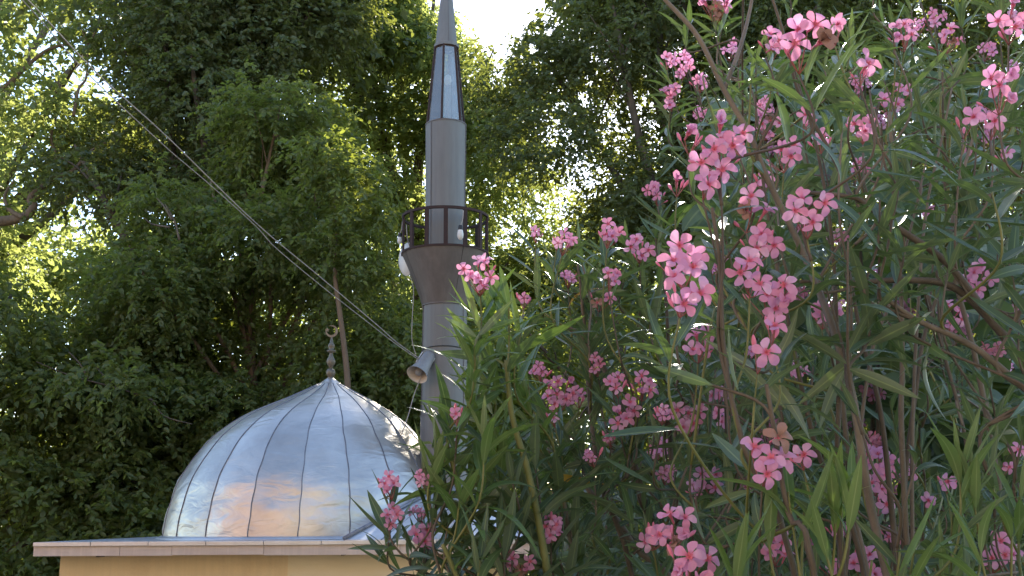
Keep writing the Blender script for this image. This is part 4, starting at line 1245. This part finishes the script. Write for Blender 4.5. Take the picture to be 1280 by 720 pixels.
def build_oleanders():
    # ---- 1: young leafy bush in front of the minaret
    a = Plant('oleander_bush', 'leftmost oleander, with bright green young shoots in front of the minaret foot', 'oleander', base(690, 2.35), G_OL, 51)
    Y = 2.25
    a.cane([a.o, P(700, 900, Y), P(688, 760, Y), P(680, 690, Y), P(660, 590, Y), P(640, 520, Y), P(633, 450, Y)], 0.011, 0.005, 'stem_green')
    a.cane([a.o + Vector((-.05, 0, 0)), P(660, 900, Y), P(618, 770, Y), P(600, 715, Y), P(586, 660, Y), P(570, 600, Y), P(562, 560, Y)], 0.009, 0.0045, 'stem_green')
    a.cane([a.o, P(640, 900, Y - .1), P(575, 730, Y - .1), P(553, 680, Y - .1)], 0.007, 0.004, 'stem_green')
    a.cane([a.o, P(720, 850, Y + .2), P(715, 700, Y + .2), P(700, 600, Y + .2)], 0.008, 0.004, 'stem')
    yg = dict(kind='ol_young', leafy=0.30, step=0.030)
    for x, y, dy, L in ((636, 385, 0, .15), (612, 376, .1, .12), (594, 436, -.1, .12), (652, 410, .12, .13), (590, 490, 0, .12), (618, 470, .1, .14), (604, 545, -.1, .13), (562, 530, .05, .11), (548, 560, 0, .10), (628, 560, 0.1, .14), (575, 620, -.1, .12), (660, 480, .2, .13)):
        a.shoot(P(x, y, Y + dy), L=L * 1.05, **yg)
    dk = dict(kind='ol_leaf', leafy=0.32)
    for x, y, dy in ((545, 625, 0), (605, 625, .1), (640, 600, 0), (665, 560, .1), (690, 540, .2), (620, 660, -.1), (660, 640, .1), (560, 655, 0), (700, 610, .2), (640, 700, 0), (725, 560, .3), (715, 660, .2), (600, 700, -.2), (680, 500, .3), (700, 700, .1), (570, 700, .1)):
        a.shoot(P(x, y, Y + dy), L=.14, **dk)
    for x, y, sz, n in ((597, 341, 21, 5), (570, 517, 18, 1), (490, 605, 18, 3), (528, 600, 15, 2), (490, 645, 17, 3), (532, 668, 22, 2), (520, 640, 12, 2), (692, 658, 19, 4), (648, 702, 19, 4)):
        a.flowers(x, y, sz, n, Y=Y + a.g.uniform(-.1, .1), kind='ol_young' if y < 500 else 'ol_leaf', leafy=.22, L=.12)
    a.finish()
    # ---- 2: open bush in the middle
    b = Plant('oleander_bush', 'middle oleander with bare reddish stems and small pink heads, treetops gleaming through it', 'oleander', base(800, 2.9), G_OL, 52)
    Y = 2.75
    b.cane([b.o, P(930, 850, Y), P(862, 722, Y), P(815, 650, Y), P(795, 590, Y), P(785, 540, Y), P(765, 480, Y), P(735, 430, Y), P(705, 405, Y)], 0.013, 0.006, 'stem_dark')
    b.cane([b.o, P(860, 820, Y + .1), P(790, 680, Y + .1), P(762, 640, Y + .1), P(738, 615, Y + .1), P(715, 585, Y + .1)], 0.010, 0.006, 'stem')
    b.cane([b.o, P(850, 800, Y + .2), P(840, 600, Y + .2), P(836, 500, Y + .2), P(835, 420, Y + .2), P(830, 340, Y + .2)], 0.009, 0.004, 'stem_dark')
    b.cane([b.o, P(800, 800, Y), P(750, 600, Y - .1), P(735, 480, Y), P(730, 400, Y), P(722, 330, Y)], 0.008, 0.003, 'stem_dark')
    reg = [(645, 330), (700, 300), (830, 285), (860, 300), (870, 480), (860, 720), (700, 720), (700, 560), (660, 430)]
    fill_shoots(b, reg, 40, 2.5, 3.5, 61, kind='ol_leaf', leafy=0.26)
    fill_shoots(b, [(650, 520), (870, 500), (870, 730), (690, 730)], 16, 2.6, 3.4, 62, kind='ol_leaf', leafy=0.34)
    for x, y, sz, n in ((669, 289, 16, 1), (706, 300, 15, 3), (762, 288, 19, 3), (800, 306, 19, 4), (765, 345, 17, 2), (753, 372, 17, 2), (712, 345, 13, 2), (655, 372, 15, 1), (700, 490, 19, 6), (672, 462, 15, 2), (778, 515, 21, 4), (808, 480, 21, 3), (770, 480, 18, 2),
                        (720, 495, 15, 2), (692, 522, 15, 1), (745, 455, 15, 2), (832, 515, 15, 2), (738, 570, 12, 2), (835, 590, 14, 3), (760, 548, 14, 1), (700, 300, 13, 1)):
        b.flowers(x, y, sz, n, Y=b.g.uniform(2.3, 2.9), leafy=.2)
    b.finish()
    # ---- 3: tall bush with the large flower heads
    c = Plant('oleander_bush', 'tall oleander in the centre right carrying the largest pink flower heads', 'oleander', base(1040, 2.0), G_OL, 53)
    Y = 1.95
    c.cane([P(1200, 1300, Y), P(1150, 900, Y), P(1090, 640, Y), P(1060, 470, Y), P(1010, 330, Y + .1), P(960, 225, Y + .1), P(938, 170, Y + .1), P(905, 112, Y + .1), P(872, 45, Y + .1), P(830, -2, Y + .1), P(800, -40, Y + .1)], 0.0085, 0.0042, 'stem')
    c.cane([c.o, P(1090, 800, Y + .3), P(1020, 560, Y + .3), P(985, 400, Y + .3), P(965, 300, Y + .3), P(950, 200, Y + .3)], 0.0065, 0.003, 'stem_dark')
    c.cane([P(905, 112, Y + .1), P(925, 60, Y + .15), P(938, 10, Y + .2), P(945, -40, Y + .2)], 0.005, 0.003, 'stem')
    c.cane([c.o, P(1010, 820, 1.75), P(930, 560, 1.7), P(905, 440, 1.7), P(900, 330, 1.7), P(890, 260, 1.7)], 0.0055, 0.003, 'stem_dark')
    c.cane([c.o, P(1030, 820, 1.6), P(985, 640, 1.6), P(965, 520, 1.6), P(958, 480, 1.6)], 0.005, 0.003, 'stem_dark')
    c.cane([c.o, P(1060, 820, 2.2), P(1046, 620, 2.2), P(1048, 480, 2.2), P(1040, 300, 2.2), P(1020, 180, 2.2), P(1002, 120, 2.2), P(985, 70, 2.2)], 0.006, 0.0025, 'stem_dark')
    reg = [(850, 250), (900, 120), (960, 100), (1000, 0), (1080, 0), (1080, 720), (850, 720), (850, 420)]
    fill_shoots(c, reg, 46, 2.2, 3.6, 63, kind='ol_leaf', leafy=0.30)
    fill_shoots(c, [(900, 60), (1080, 60), (1080, 700), (900, 700)], 16, 1.9, 2.2, 72, kind='ol_leaf', leafy=0.22, spread=(35, 85))
    fill_shoots(c, [(860, 420), (1070, 400), (1080, 720), (850, 720)], 20, 2.2, 3.4, 64, kind='ol_leaf', leafy=0.36)
    fill_shoots(c, [(840, -10), (1000, -30), (980, 120), (850, 140)], 6, 2.6, 3.2, 65, kind='ol_leaf', leafy=0.18)
    for x, y, sz, n in ((898, 178, 36, 3), (888, 214, 36, 2), (860, 168, 31, 1), (928, 168, 32, 1), (852, 322, 38, 3), (856, 360, 40, 2), (942, 260, 32, 2), (1012, 262, 34, 3), (956, 298, 33, 2), (945, 338, 36, 2), (972, 368, 34, 3), (970, 406, 36, 1), (958, 440, 38, 1),
                        (1012, 45, 40, 3), (1048, 30, 30, 1), (1086, 77, 36, 1), (968, 50, 24, 2), (990, 190, 26, 2), (1028, 171, 25, 1), (1006, 145, 24, 1), (958, 222, 25, 1), (960, 152, 19, 4), (956, 132, 14, 3), (880, 428, 26, 3), (958, 572, 38, 4), (1006, 568, 30, 1),
                        (840, 120, 17, 3), (833, 72, 17, 1), (852, 78, 15, 6), (895, 4, 20, 5), (875, 100, 14, 3), (915, 60, 13, 4), (845, 658, 31, 4), (866, 708, 36, 3), (818, 668, 26, 2), (862, 522, 23, 4), (900, 495, 20, 2), (905, 520, 18, 2), (888, 598, 20, 3),
                        (1035, 390, 24, 2), (846, 225, 26, 1), (820, 240, 16, 3), (940, 440, 20, 1), (1000, 465, 17, 2), (975, 685, 26, 3), (825, 560, 18, 2), (870, 610, 16, 2)):
        c.flowers(x, y, sz, n, L=.12)
    for k in range(18):
        x = c.g.uniform(850, 1070); y = c.g.uniform(90, 700)
        c.flowers(x, y, c.g.uniform(11, 16), c.g.randint(2, 4), L=.11, leafy=.16)
    c.finish()
    # ---- 4: right bush with bare canes
    d = Plant('oleander_bush', 'oleander at the right edge with many bare upright canes and crossing grey branches', 'oleander', base(1180, 2.3), G_OL, 54)
    Y = 2.1
    d.cane([P(1420, 820, Y), P(1330, 560, Y), P(1283, 462, Y), P(1240, 402, Y), P(1190, 358, Y), P(1130, 350, Y), P(1060, 354, Y), P(1000, 352, Y)], 0.012, 0.004, 'stem_dark')
    d.cane([P(1240, 402, Y), P(1185, 330, Y - .02), P(1125, 287, Y - .04), P(1085, 258, Y - .05), P(1063, 246, Y - .06), P(1000, 240, Y)], 0.008, 0.004, 'stem_dark')
    d.cane([P(1063, 246, Y - .06), P(1050, 215, Y), P(1035, 185, Y), P(1000, 120, Y), P(986, 70, Y)], 0.005, 0.003, 'stem_dark')
    d.cane([P(1460, 700, Y - .2), P(1350, 540, Y - .2), P(1284, 488, Y - .2), P(1215, 432, Y - .2), P(1150, 402, Y - .2), P(1110, 375, Y - .2)], 0.008, 0.004, 'stem')
    for pts, r0, r1, mt in (([(1120, 1300), (1128, 800), (1132, 600), (1145, 490), (1158, 410), (1200, 300)], .0065, .004, 'stem_dark'),
                            ([(1170, 1300), (1140, 800), (1127, 540), (1128, 460), (1126, 360), (1118, 250), (1112, 140)], .0065, .004, 'stem'),
                            ([(1130, 1300), (1125, 800), (1112, 610), (1098, 500), (1076, 418), (1060, 330)], .008, .004, 'stem_dark'),
                            ([(1080, 1300), (1090, 800), (1068, 640), (1055, 520), (1050, 460), (1040, 380)], .008, .004, 'stem'),
                            ([(1280, 1200), (1215, 600), (1176, 420), (1184, 320), (1180, 200), (1178, 90)], .005, .0025, 'stem_dark'),
                            ([(1330, 1100), (1230, 500), (1190, 330), (1198, 240), (1220, 160)], .007, .003, 'stem'),
                            ([(1020, 1100), (1080, 500), (1112, 380), (1140, 280), (1160, 190)], .005, .002, 'stem'),
                            ([(1150, 1100), (1140, 600), (1150, 350), (1160, 250), (1176, 180), (1190, 110)], .005, .002, 'stem')):
        d.cane(PT(pts, d.g.uniform(2.15, 2.6)), r0, r1, mt)
    fill_shoots(d, [(1080, -20), (1300, -20), (1300, 330), (1220, 300), (1200, 180), (1080, 200)], 26, 2.5, 3.6, 66, kind='ol_leaf', leafy=0.26)
    fill_shoots(d, [(1200, 150), (1320, 150), (1320, 420), (1210, 380)], 8, 1.9, 2.6, 67, kind='ol_leaf', leafy=0.30, spread=(35, 80))
    fill_shoots(d, [(1080, 240), (1220, 240), (1230, 420), (1080, 430)], 9, 2.6, 3.6, 68, kind='ol_leaf', leafy=0.2)
    fill_shoots(d, [(1060, 430), (1290, 430), (1300, 720), (1050, 720)], 16, 2.6, 3.6, 69, kind='ol_leaf', leafy=0.25)
    fill_shoots(d, [(1060, 470), (1290, 470), (1300, 740), (1050, 740)], 17, 1.75, 2.2, 70, kind='ol_leaf', leafy=0.3, spread=(30, 80))
    fill_shoots(d, [(1080, 60), (1200, 60), (1210, 330), (1080, 330)], 10, 1.9, 2.3, 71, kind='ol_leaf', leafy=0.16, spread=(30, 80))
    for x, y, L in ((1240, 240, .15), (1262, 330, .16), (1280, 200, .14), (1290, 400, .16), (1060, 300, .13), (1100, 250, .13), (1130, 320, .13), (1080, 345, .13), (1030, 350, .12)):
        d.shoot(P(x, y, d.g.uniform(1.7, 2.0)), L=L, kind='ol_leaf', leafy=.22, spread=(40, 85))
    for x, y, sz, n in ((1258, 104, 34, 3), (1245, 150, 30, 1), (1215, 148, 30, 1), (1268, 20, 30, 3), (1080, 155, 25, 2), (1132, 38, 23, 3), (1190, 44, 19, 3), (1120, 118, 21, 3), (1222, 345, 21, 4), (1190, 394, 19, 4), (1098, 578, 21, 5), (1105, 600, 22, 3),
                        (1135, 590, 21, 2), (1185, 602, 23, 1), (1162, 625, 22, 1), (1108, 630, 24, 1), (1272, 562, 20, 1), (1262, 584, 17, 1), (1117, 665, 17, 2), (1095, 550, 16, 3), (1170, 20, 16, 3), (1260, 190, 18, 1), (1075, 210, 17, 2), (1235, 60, 14, 3)):
        d.flowers(x, y, sz, n, L=.12, leafy=.2)
    for k in range(20):
        x = d.g.uniform(1070, 1275); y = d.g.uniform(10, 700)
        d.flowers(x, y, d.g.uniform(11, 16), d.g.randint(2, 4), L=.11, leafy=.16)
    d.finish()
    # ---- 5: low foreground shoots, lower right
    e = Plant('oleander_bush', 'low front oleander of upright bright green shoots along the lower right edge', 'oleander', base(1090, 1.45), G_OL, 55)
    auto_canes(e, [P(930, 700, 1.5), P(1010, 640, 1.5), P(1060, 660, 1.5), P(1180, 620, 1.6), P(1240, 700, 1.6), P(800, 700, 1.7), P(1120, 700, 1.5)], 7, 0.007, .25)
    for x, y, dy, L, lf in ((985, 615, 0, .155, .22), (1005, 640, .05, .15, .2), (1045, 640, 0, .16, .24), (1065, 600, -.02, .14, .3), (1030, 680, -.05, .14, .2), (1125, 690, 0, .14, .16), (1145, 670, .05, .13, .2),
                            (1200, 575, .1, .135, .2), (1215, 610, .1, .12, .2), (1190, 640, .15, .13, .2), (1265, 670, .1, .13, .2), (1225, 690, 0, .13, .16), (960, 650, .05, .14, .2), (925, 690, 0, .13, .2), (1090, 700, .05, .13, .2), (1275, 610, .2, .13, .2)):
        e.shoot(P(x, y, 1.6 + dy), L=L * 0.86, kind='ol_young', leafy=lf, step=.027, spread=(16, 48), drop=.3)
    for x, y, sz, n in ((1082, 708, 25, 3), (1255, 694, 27, 3), (1050, 662, 20, 1), (1046, 705, 22, 2), (1120, 675, 16, 1)):
        e.flowers(x, y, sz, n, L=.12, leafy=.15)
    e.finish()

def build_broadleaf():
    f = Plant('broadleaf_shrub', 'dark broad leaved shrub filling the shade behind the oleander stems on the right', 'shrub', base(1120, 4.2), None, 56, src=BBn, meshes='broad_leaf')
    g = f.g
    Rg = [(880, 120), (960, 60), (1300, 60), (1320, 720), (820, 720), (850, 420)]
    stems = []
    for k in range(14):
        x = g.uniform(870, 1330); Y = g.uniform(3.8, 4.8); top = g.uniform(80, 300) if x > 960 else g.uniform(300, 450)
        stems.append(f.cane([f.o + Vector((g.uniform(-.5, .5), g.uniform(-.3, .3), 0)), P((x + 1120) / 2, 800, Y), P(x + g.uniform(-30, 30), 560, Y), P(x, top, Y)], 0.016, 0.004, 'stem_dark'))
    xs = [p[0] for p in Rg]; n = 0
    while n < 2300:
        x = g.uniform(820, 1330); y = g.uniform(60, 740)
        if not in_poly(np.array([x]), np.array([y]), Rg)[0]: continue
        if y < 300 and g.random() < 0.5: continue
        Y = g.uniform(3.6, 5.0)
        p = P(x, y, Y)
        d = Vector((g.uniform(-1, 1), g.uniform(-1, .3), g.uniform(-.9, .3)))
        nn = Vector((g.uniform(-.6, .6), g.uniform(-1.2, .1), 0.9))
        f.leaf(p, d, nn, g.uniform(.10, .17), 'broad_leaf'); n += 1
    f.finish()
    for px, tp, lab in ((905, 430, None),):
        pass
build_oleanders()
build_broadleaf()
for pl in PLANTS: pl.really_finish()

# ------------------------------------------------------------------ unseen things behind the camera, mirrored in the dome
def build_behind():
    h = thing('salmon_house', 'salmon plastered house behind the viewer, mirrored in the left of the dome', 'house', (-11.5, -0.5, 0))
    h.rotation_euler.z = R(52)
    W_, Dp, H = 17, 7, 9.5
    MB().box(-Dp, 0, -W_ / 2, W_ / 2, -1.5, H).build('wall', M['salmon'], h)
    MB().add([(0.5, -W_ / 2 - .5, H), (0.5, W_ / 2 + .5, H), (-Dp - .5, W_ / 2 + .5, H), (-Dp - .5, -W_ / 2 - .5, H), (-Dp / 2, -W_ / 4, H + 1.5), (-Dp / 2, W_ / 4, H + 1.5)],
             [(0, 1, 5, 4), (1, 2, 5), (2, 3, 4, 5), (3, 0, 4), (3, 2, 1, 0)]).build('roof', M['tile'], h)
    for z in (1.2, 4.4):
        for y in (-6, -3, 0, 3, 6):
            w = MB().box(-0.05, 0.03, y - .6, y + .6, z, z + 1.4).build('window', M['white'], h)
            MB().box(0.031, 0.045, y - .5, y + .5, z + .1, z + 1.3).build('pane', M['window'], w)
    q = thing('tan_reflector', 'unseen tan block added behind the viewer for a tan reflection in the middle of the dome', 'building', (-0.5, -10.5, 0))
    MB().box(-6.5, 9, -7, 0, -1, 12.5).build('wall', M['tan'], q)  # unseen block, added and sized for the warm reflection on the dome
    MB().box(-6.9, 9.4, -7.4, 0.4, 12.502, 12.9).build('roof', M['tile'], q)
    for z in (1.2, 4.6, 8.0):
        for x in (-5, -2, 1, 4, 7 - .6):
            w = MB().box(x - .6, x + .6, -0.05, 0.03, z, z + 1.5).build('window', M['white'], q)
            MB().box(x - .5, x + .5, 0.031, 0.045, z + .1, z + 1.4).build('pane', M['window'], w)
    for i, (x, y, s, lab) in enumerate(((11, -3, 1.1, 'olive green tree to the right of the viewer'),)):
        cl = [(x + random.uniform(-2, 2), y + random.uniform(-2, 2), random.uniform(3.5, 7.0) * s, 1.6, 1.6, 1.2) for _ in range(16)]
        tree('olive_green_tree', lab, (x, y), cl, 800, 10, 0.26, 'tree_mid', 90 + i, gap=False, trunk_r=.2, nlimb=6, quads=False, group=None)
build_behind()
